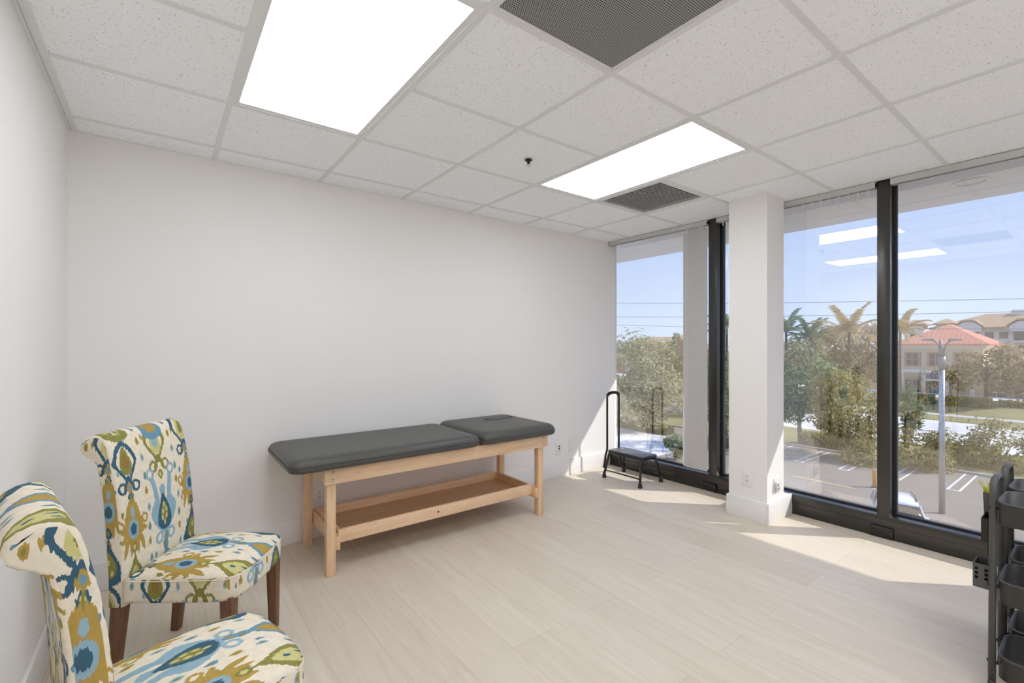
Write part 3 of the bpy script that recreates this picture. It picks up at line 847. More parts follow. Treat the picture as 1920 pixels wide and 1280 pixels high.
def holder(loc, mat, label, sx, sy, h, rows):
    # small rectangular cup with square holes in the face towards the room, hooked on a cart frame
    e = empty('hanging_cup', loc, 0, label, 'cup', 'cups hanging on the carts')
    th = 0.0025; m = MB()
    nx = 2; hs = 0.010
    # face at x=0 with holes
    ycs = [-sy * 0.28, sy * 0.28] if rows == 2 else [-sy * 0.05]
    zc = [h * 0.42, h * 0.60, h * 0.78]
    ys = [-sy / 2]; 
    for c in sorted(ycs): ys += [c - hs / 2 * sy / 0.05, c + hs / 2 * sy / 0.05]
    ys.append(sy / 2)
    zs = [0]
    for c in zc: zs += [c - 0.0055, c + 0.0055]
    zs.append(h)
    for a in range(len(ys) - 1):
        for b in range(len(zs) - 1):
            if a % 2 == 1 and b % 2 == 1: continue
            m.box(0, th, ys[a], ys[a + 1], zs[b], zs[b + 1])
    m.box(sx - th, sx, -sy / 2, sy / 2, 0, h).box(th, sx - th, -sy / 2, -sy / 2 + th, 0, h).box(th, sx - th, sy / 2 - th, sy / 2, 0, h).box(th, sx - th, -sy / 2 + th, sy / 2 - th, 0, th)
    m.build('cup_body', mat, e)
    MB().box(sx * 0.4, sx * 0.6, -sy / 2 - 0.012, -sy / 2 + 0.001, h - 0.02, h - 0.012).box(sx * 0.4, sx * 0.6, -sy / 2 - 0.014, -sy / 2 - 0.011, h - 0.05, h - 0.012).build('hook', M['white_plastic'], e)
    return e
holder((2.905, -2.764, 0.368), M['cup_grey'], 'grey cup with six square holes hooked on the nearer cart', 0.10, 0.048, 0.092, 2)
holder((3.19, -2.750, 0.462), M['cup_dark'], 'dark brown cup with three square holes hooked on the farther cart', 0.11, 0.048, 0.105, 1)
e = empty('grass_pot', (3.36, -2.742, 0.36), 0, 'tapered dark pot with yellow green grass blades behind the carts', 'pot')
MB().loft([[(px, py, z) for px, py in rrect(-s_, s_, -s_ * 0.8, s_ * 0.8, s_ * 0.3, 4)] for s_, z in ((0.022, 0), (0.030, 0.14), (0.036, 0.285), (0.033, 0.285), (0.030, 0.24))]).build('pot_body', M['cup_dark'], e, smooth=True)
MB().box(-0.004, 0.004, -0.045, -0.026, 0.21, 0.225).build('hook', M['white_plastic'], e)
M['lime'] = simple('lime_blades', lin(206, 214, 60), 0.5)
gb = MB()
for k in range(34):
    a = random.uniform(0, 2 * pi); lean = random.uniform(0.1, 0.75); ln = random.uniform(0.055, 0.085)
    r0 = random.uniform(0, 0.012); bx, by = r0 * cos(a), r0 * sin(a)
    p0 = Vector((bx, by, 0.235)); p2 = p0 + Vector((cos(a) * lean * ln, sin(a) * lean * ln, ln + 0.02))
    gb.tube([p0, p0.lerp(p2, 0.6) + Vector((0, 0, 0.006)), p2], [0.0022, 0.0018, 0.0008], 5)
gb.build('grass_blades', M['lime'], e)

# ------------------------------------------------------------------ outside
G = -7.7
CAM = Vector((0.3567, -3.0961, 1.319))
M['asphalt'] = simple('asphalt', lin(154, 144, 132), 0.9, spec=0.1, var=0.10, vscale=0.6)
M['concrete_road'] = simple('pale_concrete_road', lin(234, 230, 223), 0.85, spec=0.2, var=0.05, vscale=0.25)
M['walk'] = simple('sidewalk_concrete', lin(206, 202, 194), 0.9, spec=0.2, var=0.05, vscale=0.6)
M['kerb'] = simple('kerb_concrete', lin(190, 184, 174), 0.9, spec=0.2)
M['paint_white'] = simple('road_paint_white', lin(232, 232, 230), 0.7)
M['paint_yellow'] = simple('road_paint_yellow', lin(214, 190, 130), 0.7)
M['soil'] = simple('mulch_soil', lin(120, 98, 74), 1.0, spec=0.1, var=0.25, vscale=1.5)
M['lawn'] = simple('lawn_grass', lin(164, 156, 108), 1.0, spec=0.1, var=0.25, vscale=0.35, bump=0.6, bscale=12, bdist=0.2)
M['soffit'] = simple('soffit_render', lin(230, 227, 223), 0.9, spec=0.2)

o = MB().box(4.6, 400, -160, 220, G - 0.5, G - 0.14).build('ground', M['soil']); tag(o, kind='structure')
park = MB().box(6, 45.0, -60, 60, G - 0.16, G).build('parking_lot', M['asphalt']); tag(park, kind='structure')
def strip(x0, x1, y0, y1, name='painted_line', mat='paint_white'):
    return MB().box(x0, x1, y0, y1, G, G + 0.006).build(name, M[mat], park)
for yc in (11.9, 9.0, 6.1, 3.2, 0.3, -2.6, 14.8):
    pm = MB()
    pm.box(39.4, 44.9, yc - 0.33, yc - 0.21, G, G + 0.006).box(39.4, 44.9, yc + 0.21, yc + 0.33, G, G + 0.006).box(39.28, 39.4, yc - 0.33, yc + 0.33, G, G + 0.006)
    pm.build('painted_line', M['paint_white'], park)
strip(34.75, 34.95, 7.0, 10.5, 'painted_line', 'paint_yellow')
o = MB().box(45.0, 45.2, -60, 60, G - 0.16, G + 0.15).build('kerb', M['kerb']); tag(o, kind='structure')
o = MB().box(45.2, 54.6, -60, 90, G - 0.2, G + 0.05).build('verge_lawn', M['lawn']); tag(o, kind='structure')
o = MB().box(54.8, 73.2, -120, 160, G - 0.2, G + 0.02).build('road', M['concrete_road']); tag(o, kind='structure')
road = o
MB().box(63.6, 63.9, -120, 160, G + 0.02, G + 0.06).build('median_line', M['kerb'], road)
o = MB().box(73.2, 77.6, -120, 160, G - 0.2, G + 0.1).build('grass_strip', M['lawn']); tag(o, kind='structure')
o = MB().box(77.6, 79.8, -120, 160, G - 0.2, G + 0.14).build('sidewalk', M['walk']); tag(o, kind='structure')
o = MB().prism([(79.8, G + 0.1), (86, G + 0.9), (94, G + 1.0), (94, G - 0.3), (79.8, G - 0.3)], 'y', -120, 160).build('grass_bank', M['lawn']); tag(o, kind='structure')
o = MB().box(94, 102, -120, 160, G - 0.2, G + 0.9).build('far_driveway', M['concrete_road']); tag(o, kind='structure')

# roof overhang of this building above the glass
o = MB().box(4.42, 5.77, -20, 16, 2.52, 3.2).build('soffit', M['soffit']); tag(o, kind='structure')
o2 = empty('soffit_downlight', (5.13, -2.42, 2.52), 0, 'round white ring downlight in the roof overhang outside the right window', 'downlight')
nn = 40
ring = MB().loft([[(r * cos(2 * pi * k / nn), r * sin(2 * pi * k / nn), z) for k in range(nn)] for r, z in ((0.105, 0.0), (0.11, -0.012), (0.095, -0.016), (0.085, -0.008), (0.085, 0.0))], cap=False)
ring.build('trim_ring', M['white_plastic'], o2, smooth=True)
MB().lathe((0, 0, 0), [(0.085, -0.002), (0.06, -0.004), (0.02, -0.005)], 30).build('lens', M['soffit'], o2, smooth=True)

# foliage -----------------------------------------------------------
def leafmat(name, stops, trans=0.35):
    t = NT(name)
    gi = t.node('ShaderNodeNewGeometry')
    c = t.ramp(gi.outputs['Random Per Island'], stops)
    t.link(c, t.bsdf.inputs['Base Color'])
    t.bsdf.inputs['Roughness'].default_value = 0.6; t.bsdf.inputs['Specular IOR Level'].default_value = 0.25
    tl_ = t.node('ShaderNodeBsdfTranslucent'); t.link(c, tl_.inputs[0])
    mx_ = t.node('ShaderNodeMixShader'); mx_.inputs[0].default_value = trans
    t.link(t.bsdf.outputs[0], mx_.inputs[1]); t.link(tl_.outputs[0], mx_.inputs[2]); t.link(mx_.outputs[0], t.out.inputs['Surface'])
    return t.m
M['leaf_olive'] = leafmat('olive_leaves', [(0.0, lin(112, 106, 60)), (0.5, lin(168, 158, 92)), (1.0, lin(214, 202, 128))])
M['leaf_green'] = leafmat('green_leaves', [(0.0, lin(88, 108, 74)), (0.5, lin(136, 154, 104)), (1.0, lin(184, 192, 138))])
M['leaf_brown'] = leafmat('brown_leaves', [(0.0, lin(136, 116, 82)), (0.5, lin(182, 158, 114)), (1.0, lin(216, 194, 150))])  # brown leaf tones, varied at random per leaf
M['leaf_sage'] = leafmat('sage_leaves', [(0.0, lin(142, 140, 102)), (0.5, lin(186, 180, 138)), (1.0, lin(220, 212, 170))])
M['leaf_hedge'] = leafmat('hedge_leaves', [(0.0, lin(120, 118, 56)), (0.5, lin(168, 162, 80)), (1.0, lin(208, 200, 112))])
M['palm_tan'] = leafmat('tan_fronds', [(0.0, lin(166, 144, 98)), (0.5, lin(202, 180, 130)), (1.0, lin(228, 208, 160))], 0.3)
M['palm_green'] = leafmat('green_fronds', [(0.0, lin(104, 130, 112)), (0.5, lin(140, 164, 134)), (1.0, lin(176, 192, 150))], 0.3)
M['bark'] = simple('bark', lin(112, 96, 80), 0.95, spec=0.1, var=0.2, vscale=4)

def leaves(mb, n, centre, rad, size, rnd, clumps=30, hollow=0.45, up=0.25):
    cl = []
    for _ in range(clumps):
        while True:
            p = Vector((rnd.uniform(-1, 1), rnd.uniform(-1, 1), rnd.uniform(-1, 1)))
            if hollow < p.length < 1: break
        cl.append((p, rnd.uniform(0.22, 0.42)))
    for k in range(n):
        c, r = cl[rnd.randrange(clumps)]
        q = Vector((rnd.gauss(0, 1), rnd.gauss(0, 1), rnd.gauss(0, 1))).normalized() * r * rnd.random() ** 0.35
        p = c + q
        P_ = Vector((centre[0] + p.x * rad[0], centre[1] + p.y * rad[1], centre[2] + p.z * rad[2]))
        nrm = Vector((p.x + rnd.uniform(-0.9, 0.9), p.y + rnd.uniform(-0.9, 0.9), p.z + up + rnd.uniform(-0.9, 0.9))).normalized()
        a = nrm.orthogonal().normalized(); b = nrm.cross(a)
        th = rnd.uniform(0, 2 * pi); a, b = a * cos(th) + b * sin(th), b * cos(th) - a * sin(th)
        s = size * rnd.uniform(0.7, 1.3)
        base = len(mb.v)
        mb.v += [tuple(P_ - a * s), tuple(P_ + b * s * 0.42 - nrm * s * 0.10), tuple(P_ + a * s), tuple(P_ - b * s * 0.42 - nrm * s * 0.10)]
        mb.f += [(base, base + 1, base + 2), (base, base + 2, base + 3)]

def ray_pt(u, v, k):
    yaw = 0.6488; w_ = Vector((sin(yaw), cos(yaw), 0)); r_ = Vector((cos(yaw), -sin(yaw), 0))
    return CAM + (w_ + r_ * ((u - 960) / 867.6) - Vector((0, 0, 1)) * ((v - 644.6) / 867.6)) * k

def tree(name, centre, rad, mat, label, group, n=2600, size=0.22, seed=1, clumps=34, ground=G, trunk_r=0.16, branches=7, cat='tree', hollow=0.45):
    rnd = random.Random(seed)
    e = empty(name, (centre.x, centre.y, ground), 0, label, cat, group)
    c = (0, 0, centre.z - ground)
    m = MB(); leaves(m, n, c, rad, size, rnd, clumps, hollow)
    m.build('foliage', mat, e, fix=False)
    tm_ = MB(); h0 = max(c[2] - rad[2] * 0.35, 0.3)
    tm_.tube([(0.05, 0, -0.1), (0.0, 0.08, h0 * 0.5), (-0.04, 0, h0)], [trunk_r * 1.25, trunk_r, trunk_r * 0.75], 10)
    for k in range(branches):
        a = 2 * pi * k / branches + rnd.uniform(-0.3, 0.3); l_ = rnd.uniform(0.5, 0.8)
        z0 = h0 * rnd.uniform(0.72, 0.98)
        tm_.tube([(0, 0.02, z0), (cos(a) * rad[0] * l_ * 0.45, sin(a) * rad[1] * l_ * 0.45, z0 + rad[2] * 0.30), (cos(a) * rad[0] * l_, sin(a) * rad[1] * l_, c[2] + rad[2] * rnd.uniform(-0.1, 0.4))], [trunk_r * 0.5, trunk_r * 0.3, trunk_r * 0.1], 6)
    tm_.build('trunk', M['bark'], e, smooth=True)
    return e

def palm(centre, R, mat, label, n=15, seed=1, droop=0.55, ground=G, trunk_r=0.18, leaf=0.6, trunkmat='bark'):
    rnd = random.Random(seed)
    e = empty('palm_tree', (centre.x, centre.y, ground), 0, label, 'palm tree', 'palms beyond the parking lot')
    h = centre.z - ground
    MB().tube([(0, 0, -0.1), (0.1, 0.05, h * 0.5), (0, 0, h)], [trunk_r * 1.2, trunk_r * 0.9, trunk_r * 0.8], 10).build('trunk', M[trunkmat], e, smooth=True)
    for k in range(n):
        a = 2 * pi * k / n + rnd.uniform(-0.2, 0.2); elv = (0.05, 0.75, 0.4, 1.15)[k % 4] + rnd.uniform(-0.12, 0.12); ln = R * rnd.uniform(0.85, 1.15)
        pts = []; p = Vector((0, 0, h)); d = Vector((cos(a) * cos(elv), sin(a) * cos(elv), sin(elv)))
        S = 9
        for i in range(S + 1):
            pts.append(p.copy()); p = p + d * (ln / S); d = (d + Vector((0, 0, -droop * (0.35 + i / S) / S * 2.2))).normalized()
        m = MB(); m.tube(pts, [0.05 * R / 3 * (1 - 0.85 * i / S) + 0.006 for i in range(S + 1)], 5)
        for i in range(S * 7):
            f_ = 0.10 + 0.9 * i / (S * 7); j = min(int(f_ * S), S - 1); q = pts[j].lerp(pts[j + 1], f_ * S - j)
            tg = (pts[j + 1] - pts[j]).normalized(); sd = tg.cross(Vector((0, 0, 1))).normalized()
            for sg in (-1, 1):
                l2 = 1.05 * leaf * R / 3 * (1.0 - 0.55 * abs(f_ - 0.4)) * rnd.uniform(0.8, 1.1)
                tip = q + (sd * sg * 0.72 + tg * 0.55 + Vector((0, 0, -0.30 + rnd.uniform(-0.2, 0.2)))).normalized() * l2
                wv_ = tg * 0.032 * R / 3
                b_ = len(m.v); m.v += [tuple(q - wv_), tuple(q + wv_), tuple(tip), tuple(q.lerp(tip, 0.5) + wv_ * 1.1 + Vector((0, 0, 0.02)))]
                m.f += [(b_, b_ + 1, b_ + 3), (b_, b_ + 3, b_ + 2)]
        m.build('frond', mat, e, fix=False)
    return e

GT = 'trees outside the windows'
tree('leafy_tree', ray_pt(1592, 768, 37), (2.4, 2.6, 2.9), M['leaf_olive'], 'dense yellow green tree just left of the dark post right of the column', GT, 4600, 0.17, 11, 44)
tree('leafy_tree', ray_pt(1500, 722, 42), (3.6, 3.4, 3.4), M['leaf_green'], 'rounded green tree seen right beside the column through the glass', GT, 4600, 0.2, 12, 44)
tree('leafy_tree', ray_pt(1618, 862, 35), (1.6, 1.6, 1.5), M['leaf_olive'], 'low leafy tree overhanging the parking stalls left of the dark post', GT, 1500, 0.14, 13, 26)
tree('leafy_tree', ray_pt(1610, 668, 66), (5.6, 4.2, 4.2), M['leaf_brown'], 'brown tree mass below the tan palm fronds', GT, 4200, 0.3, 14, 40)
tree('leafy_tree', ray_pt(1540, 660, 70), (4.0, 4.0, 3.8), M['leaf_brown'], 'brown tree between the green palms and the tan palm', GT, 3000, 0.3, 15, 34)
tree('leafy_tree', ray_pt(1715, 840, 34), (2.1, 2.3, 2.0), M['leaf_olive'], 'yellow green bushy tree around the white parked car, left of the lamp post', GT, 3600, 0.15, 16, 40)
tree('leafy_tree', ray_pt(1700, 770, 40), (0.95, 1.2, 2.0), M['leaf_green'], 'slim green tree hugging the right edge of the dark post', GT, 1500, 0.16, 17, 24)
tree('leafy_tree', ray_pt(1778, 862, 37), (1.7, 1.6, 1.1), M['leaf_olive'], 'low olive bush tree directly behind the lamp post', GT, 1700, 0.15, 18, 26)
tree('leafy_tree', ray_pt(1880, 848, 34), (2.8, 2.6, 2.1), M['leaf_olive'], 'wide olive tree in front of the road at the right edge', GT, 5000, 0.15, 19, 46)
tree('leafy_tree', ray_pt(1850, 690, 62), (4.0, 4.0, 3.5), M['leaf_brown'], 'broad brown crowned tree on the bank before the red roofed building', GT, 3600, 0.34, 20, 38, ground=G + 0.9)
tree('leafy_tree', ray_pt(1932, 690, 62), (3.7, 3.9, 3.9), M['leaf_brown'], 'brown crowned tree at the right edge beside the red roofed building', GT, 3200, 0.34, 21, 36, ground=G + 0.9)
tree('leafy_tree', ray_pt(1182, 706, 50), (4.2, 4.2, 4.4), M['leaf_sage'], 'pale sage tree beside the wall in the corner window', GT, 4600, 0.24, 22, 46)
tree('leafy_tree', ray_pt(1236, 706, 60), (4.2, 4.0, 4.2), M['leaf_olive'], 'yellow green tree in the middle of the corner window', GT, 3800, 0.26, 23, 40)
tree('leafy_tree', ray_pt(1282, 692, 66), (4.6, 4.6, 4.4), M['leaf_brown'], 'brownish tree beside the gathered blind in the corner window', GT, 3800, 0.28, 24, 40)
tree('leafy_tree', ray_pt(1222, 752, 48), (5.0, 3.0, 2.2), M['leaf_sage'], 'low spreading sage tree above the pale driveway in the corner window', GT, 3600, 0.2, 25, 40)
tree('leafy_tree', ray_pt(1362, 740, 40), (2.2, 2.2, 3.6), M['leaf_green'], 'dark green tree in the narrow gap between dark post and column', GT, 2600, 0.18, 26, 30)
tree('leafy_tree', ray_pt(1420, 700, 58), (4.6, 4.6, 4.2), M['leaf_green'], 'green tree hidden mostly behind the column', GT, 2000, 0.28, 27, 30)
tree('conifer_tree', ray_pt(1268, 640, 112), (1.7, 1.7, 2.3), M['leaf_green'], 'small pointed tree on the skyline beside the gathered blind', GT, 700, 0.28, 28, 14, trunk_r=0.12)
tree('leafy_bush', ray_pt(1266, 835, 36), (0.9, 0.9, 0.9), M['leaf_green'], 'dark leafy bush beside the pale driveway at the foot of the corner window', GT, 900, 0.16, 29, 18, cat='bush', trunk_r=0.08)
for seed, u, v, k, rr, lb in ((61, 1200, 664, 84, (6, 6, 3.0), 'distant sage tree on the skyline left of the tan roof'), (62, 1300, 668, 84, (6, 6, 3.0), 'distant brown tree on the skyline behind the gathered blind'), (63, 1450, 672, 86, (7, 7, 3.2), 'distant tree on the skyline behind the column')):
    tree('leafy_tree', ray_pt(u, v, k), rr, M['leaf_sage' if seed == 61 else 'leaf_brown'], lb, GT, 2200, 0.36, seed, 30)

palm(ray_pt(1592, 622, 56), 4.0, M['palm_tan'], 'tall tan palm with arching fronds left of the dark post', 17, 38, 0.6)
palm(ray_pt(1474, 622, 60), 3.6, M['palm_green'], 'green palm right beside the column edge', 16, 32, 0.75)
palm(ray_pt(1520, 632, 60), 3.4, M['palm_green'], 'green palm between the column and the tan palm', 16, 33, 0.6)
palm(ray_pt(1688, 622, 60), 3.6, M['palm_tan'], 'tan palm just right of the dark post before the red roof', 16, 34, 0.75)
palm(ray_pt(1363, 612, 58), 3.2, M['palm_green'], 'green palm top in the narrow gap beside the column', 14, 35, 0.7)

def hedge(x0, x1, y0, y1, h, label, seed, n=1800, zb=G, mat='leaf_hedge'):
    rnd = random.Random(seed)
    e = empty('hedge', ((x0 + x1) / 2, (y0 + y1) / 2, zb), 0, label, 'hedge', 'clipped hedges outside')
    hx, hy = (x1 - x0) / 2, (y1 - y0) / 2
    m = MB()
    for k in range(n):
        p = Vector((rnd.uniform(-hx, hx), rnd.uniform(-hy, hy), rnd.uniform(0.05, h)))
        f_ = rnd.random()
        if f_ < 0.45: p.z = h + rnd.uniform(-0.08, 0.08)
        elif f_ < 0.8: p.x = -hx + rnd.uniform(-0.06, 0.08)
        nrm = Vector((rnd.uniform(-1, 0.4), rnd.uniform(-1, 1), rnd.uniform(0, 1))).normalized()
        a = nrm.orthogonal().normalized(); b = nrm.cross(a); s = rnd.uniform(0.08, 0.16)
        b0 = len(m.v); m.v += [tuple(p - a * s), tuple(p + b * s * 0.5), tuple(p + a * s), tuple(p - b * s * 0.5)]; m.f.append((b0, b0 + 1, b0 + 2, b0 + 3))
    m.build('foliage', M[mat], e, fix=False)
    MB().box(-hx * 0.8, hx * 0.9, -hy * 0.98, hy * 0.98, 0, h * 0.9).build('twig_core', M['hedge_core'], e)
    return e
M['hedge_core'] = simple('hedge_twigs', lin(84, 84, 44), 1.0, spec=0.1, var=0.3, vscale=6)
hedge(46.0, 47.4, 9.2, 14.5, 1.0, 'clipped hedge along the kerb behind the parking stalls left of the dark post', 41)
hedge(47.5, 49.0, 2.5, 5.4, 1.3, 'clipped hedge behind the lamp post beside the road', 42)
hedge(84.0, 86.0, 12.5, 18.5, 1.3, 'long hedge below the red roofed building, left of the lamp post', 43, 1600, G + 0.7)
hedge(84.5, 86.0, 7.0, 12.0, 1.3, 'hedge below the red roofed building, right of the lamp post', 44, 1400, G + 0.7)
hedge(86.5, 88.0, -1.0, 6.6, 0.8, 'low hedge under the trees at the right edge beyond the road', 45, 1200, G + 0.9)
hedge(40.0, 41.5, 24.0, 34.0, 0.8, 'low hedge behind the pale driveway in the corner window', 46, 1400)
drive = MB().box(20, 39.6, 19.5, 34.0, G + 0.001, G + 0.02).build('driveway', M['concrete_road']); tag(drive, kind='structure')

# lamp post in the parking lot
e = empty('lamp_post', (33.5, 2.71, G), 0, 'tall grey parking lot lamp post in the right window', 'lamp post')
M['pole_steel'] = simple('weathered_steel', lin(150, 142, 134), 0.45, metal=0.3, var=0.2, vscale=2)
M['pole_shiny'] = simple('bare_steel', lin(190, 190, 190), 0.3, metal=0.7)
MB().tube([(0, 0, 0), (0, 0, 7.7)], [0.135, 0.12], 14).build('pole', M['pole_shiny'], e, smooth=True)
MB().tube([(0, 0, 7.7), (0, 0, 8.35)], [0.16, 0.16], 14).build('junction_box', M['pole_steel'], e, smooth=True)
MB().tube([(0, 0, 8.3), (0.0, 0.05, 9.2)], [0.09, 0.07], 10).build('neck', M['pole_steel'], e, smooth=True)
for sg in (-1, 1):
    MB().tube([(0, sg * 0.05, 8.5), (0, sg * 0.16, 9.0), (0, sg * 0.35, 9.2)], 0.04, 8).build('arm', M['pole_steel'], e, smooth=True)
    MB().hexa([(-0.2, sg * 0.28, 9.17), (0.2, sg * 0.28, 9.17), (0.16, sg * 0.85, 9.2), (-0.16, sg * 0.85, 9.2), (-0.16, sg * 0.28, 9.32), (0.16, sg * 0.28, 9.32), (0.12, sg * 0.82, 9.27), (-0.12, sg * 0.82, 9.27)]).build('lamp_head', M['pole_steel'], e, bevel=0.03)
# orange bollard
e = empty('bollard', (36.07, 6.32, G), 0, 'orange bollard standing just left of the dark post right of the column', 'bollard')
M['orange'] = simple('orange_paint', lin(226, 150, 60), 0.5)
MB().lathe((0, 0, 0), [(0.10, 0), (0.10, 1.05), (0.08, 1.12), (0.03, 1.15)], 16).build('post', M['orange'], e, smooth=True)
MB().lathe((0, 0, 0), [(0.16, 0), (0.16, 0.05), (0.11, 0.06)], 16).build('base_collar', M['black_plate'], e, smooth=True)

# white car in the parking lot
def car(loc, rz, label):
    e = empty('car', loc, rz, label, 'car')
    M['car_white'] = simple('white_car_paint', lin(240, 241, 242), 0.2, spec=0.6)
    M['car_glass'] = simple('dark_car_glass', lin(58, 54, 46), 0.08, spec=0.8)
    M['tyre'] = simple('tyre_rubber', lin(34, 34, 34), 0.8)
    # sections along x (rear -2.2 .. front 2.2): (x, z_bottom, z_belt, half width)
    secs = [(-2.25, 0.50, 0.86, 0.70), (-2.15, 0.30, 1.00, 0.84), (-1.6, 0.26, 1.06, 0.92), (-0.6, 0.25, 1.05, 0.94), (0.6, 0.25, 1.02, 0.94), (1.3, 0.27, 0.98, 0.92), (2.0, 0.32, 0.86, 0.84), (2.22, 0.45, 0.72, 0.70)]
    rings = []
    for x, zb_, zt, hw in secs:
        rings.append([(x, -hw * 0.9, zb_), (x, -hw, zb_ + 0.18), (x, -hw, zt - 0.16), (x, -hw * 0.93, zt), (x, -hw * 0.5, zt + 0.05), (x, 0, zt + 0.065), (x, hw * 0.5, zt + 0.05), (x, hw * 0.93, zt), (x, hw, zt - 0.16), (x, hw, zb_ + 0.18), (x, hw * 0.9, zb_), (x, 0, zb_)])
    MB().loft(rings).build('body', M['car_white'], e, sub=1)
    # glass house
    gh = [(-2.02, 1.02, 0.78, 1.04), (-1.70, 1.0, 0.70, 1.52), (-1.3, 1.0, 0.70, 1.63), (-0.3, 1.0, 0.72, 1.68), (0.35, 1.0, 0.70, 1.62), (0.75, 1.0, 0.74, 1.34), (1.15, 0.99, 0.80, 1.03)]
    rings = []
    for x, z0, hw, z1 in gh:
        tw = hw if z1 > 1.3 else hw + 0.05
        rings.append([(x, -0.86, z0), (x, -tw, z1 - 0.04 if z1 > 1.1 else z1), (x, -tw * 0.6, z1), (x, tw * 0.6, z1), (x, tw, z1 - 0.04 if z1 > 1.1 else z1), (x, 0.86, z0)])
    MB().loft(rings).build('cabin_glass', M['car_glass'], e, smooth=True)
    # roof skin and pillars
    rr_ = [(-1.78, 0.70, 1.50), (-1.3, 0.715, 1.655), (-0.3, 0.73, 1.71), (0.35, 0.715, 1.65), (0.5, 0.70, 1.56)]
    rings = [[(x, -hw, z - 0.07), (x, -hw * 0.94, z - 0.005), (x, 0, z + 0.02), (x, hw * 0.94, z - 0.005), (x, hw, z - 0.07), (x, 0, z - 0.03)] for x, hw, z in rr_]
    MB().loft(rings).build('roof', M['car_white'], e, smooth=True)
    for sg in (-1, 1):
        pl = MB()
        for (xa, za, xb, zb2, w_) in ((-2.02, 1.04, -1.74, 1.56, 0.10), (-1.05, 1.03, -0.95, 1.66, 0.05), (0.10, 1.03, 0.02, 1.66, 0.05), (1.10, 1.02, 0.45, 1.58, 0.05)):
            ya = sg * 0.875; yb_ = sg * 0.735
            pl.hexa([(xa - w_, ya - 0.03, za), (xa + w_, ya - 0.03, za), (xa + w_, ya + 0.02, za), (xa - w_, ya + 0.02, za), (xb - w_, yb_ - 0.03, zb2), (xb + w_, yb_ - 0.03, zb2), (xb + w_, yb_ + 0.02, zb2), (xb - w_, yb_ + 0.02, zb2)])
        pl.build('pillars', M['car_white'], e)
        MB().tube([(-1.5, sg * 0.66, 1.68), (-0.6, sg * 0.68, 1.755), (0.2, sg * 0.67, 1.70)], 0.022, 8).build('roof_rail', M['black_plate'], e)
        MB().box(0.62, 0.86, sg * 0.90 - 0.10, sg * 0.90 + 0.10, 1.02, 1.18).build('wing_mirror', M['car_white'], e, bevel=0.04)
        MB().box(-2.235, -2.10, sg * 0.66 - 0.10, sg * 0.66 + 0.12, 0.74, 0.98).build('tail_light', M['tail_red'], e, bevel=0.02)
        for x in (-1.35, 1.38):
            w_ = MB(); nn = 20
            w_.loft([[(x + r * cos(2 * pi * k / nn), sg * (0.84 + d), 0.34 + r * sin(2 * pi * k / nn)) for k in range(nn)] for r, d in ((0.30, -0.12), (0.34, -0.09), (0.34, 0.09), (0.29, 0.115), (0.2, 0.10))])
            wo = w_.build('wheel', M['tyre'], e, smooth=True)
            h2 = MB(); h2.loft([[(x + r * cos(2 * pi * k / nn), sg * (0.84 + d), 0.34 + r * sin(2 * pi * k / nn)) for k in range(nn)] for r, d in ((0.21, 0.09), (0.20, 0.112), (0.05, 0.118))])
            h2.build('hubcap', M['slat'], wo, smooth=True)
    return e
M['tail_red'] = simple('tail_light_red', lin(170, 40, 36), 0.2)
car((28.3, 3.35, G), radians(200), 'white parked car seen from above at the foot of the right window')

# buildings -----------------------------------------------------------
M['cream'] = simple('cream_stucco', lin(226, 212, 186), 0.9, spec=0.2, var=0.04, vscale=0.5)
M['tan'] = simple('tan_stucco', lin(206, 180, 146), 0.9, spec=0.2, var=0.04, vscale=0.5)
M['offwhite'] = simple('off_white_band', lin(238, 232, 220), 0.85, spec=0.2)
M['bwin'] = simple('building_window_glass', lin(112, 100, 92), 0.15, spec=0.6)
M['bframe'] = simple('window_surround', lin(190, 160, 128), 0.8)
M['sign_purple'] = simple('sign_purple', lin(120, 108, 190), 0.5)
M['sign_orange'] = simple('sign_orange', lin(226, 120, 80), 0.5)
def seam_roof(name, c1, c2, sc, axis):
    t = NT(name); v = t.coord('Object'); s_ = t.node('ShaderNodeSeparateXYZ'); t.link(v, s_.inputs[0])
    f_ = t.math('LESS_THAN', t.math('FRACT', t.math('MULTIPLY', s_.outputs[axis], sc)), 0.16)
    t.link(t.mix(f_, c1, c2), t.bsdf.inputs['Base Color']); t.bsdf.inputs['Roughness'].default_value = 0.45
    return t.m
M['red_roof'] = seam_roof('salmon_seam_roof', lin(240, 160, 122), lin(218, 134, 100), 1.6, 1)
M['red_roof_shaded'] = seam_roof('salmon_seam_roof_shaded', lin(226, 132, 90), lin(204, 108, 74), 1.6, 0)  # same salmon roof, side faces painted darker as if in shade
M['tile_roof'] = simple('brown_tile_roof', lin(196, 166, 130), 0.9, spec=0.2, var=0.10, vscale=0.8)

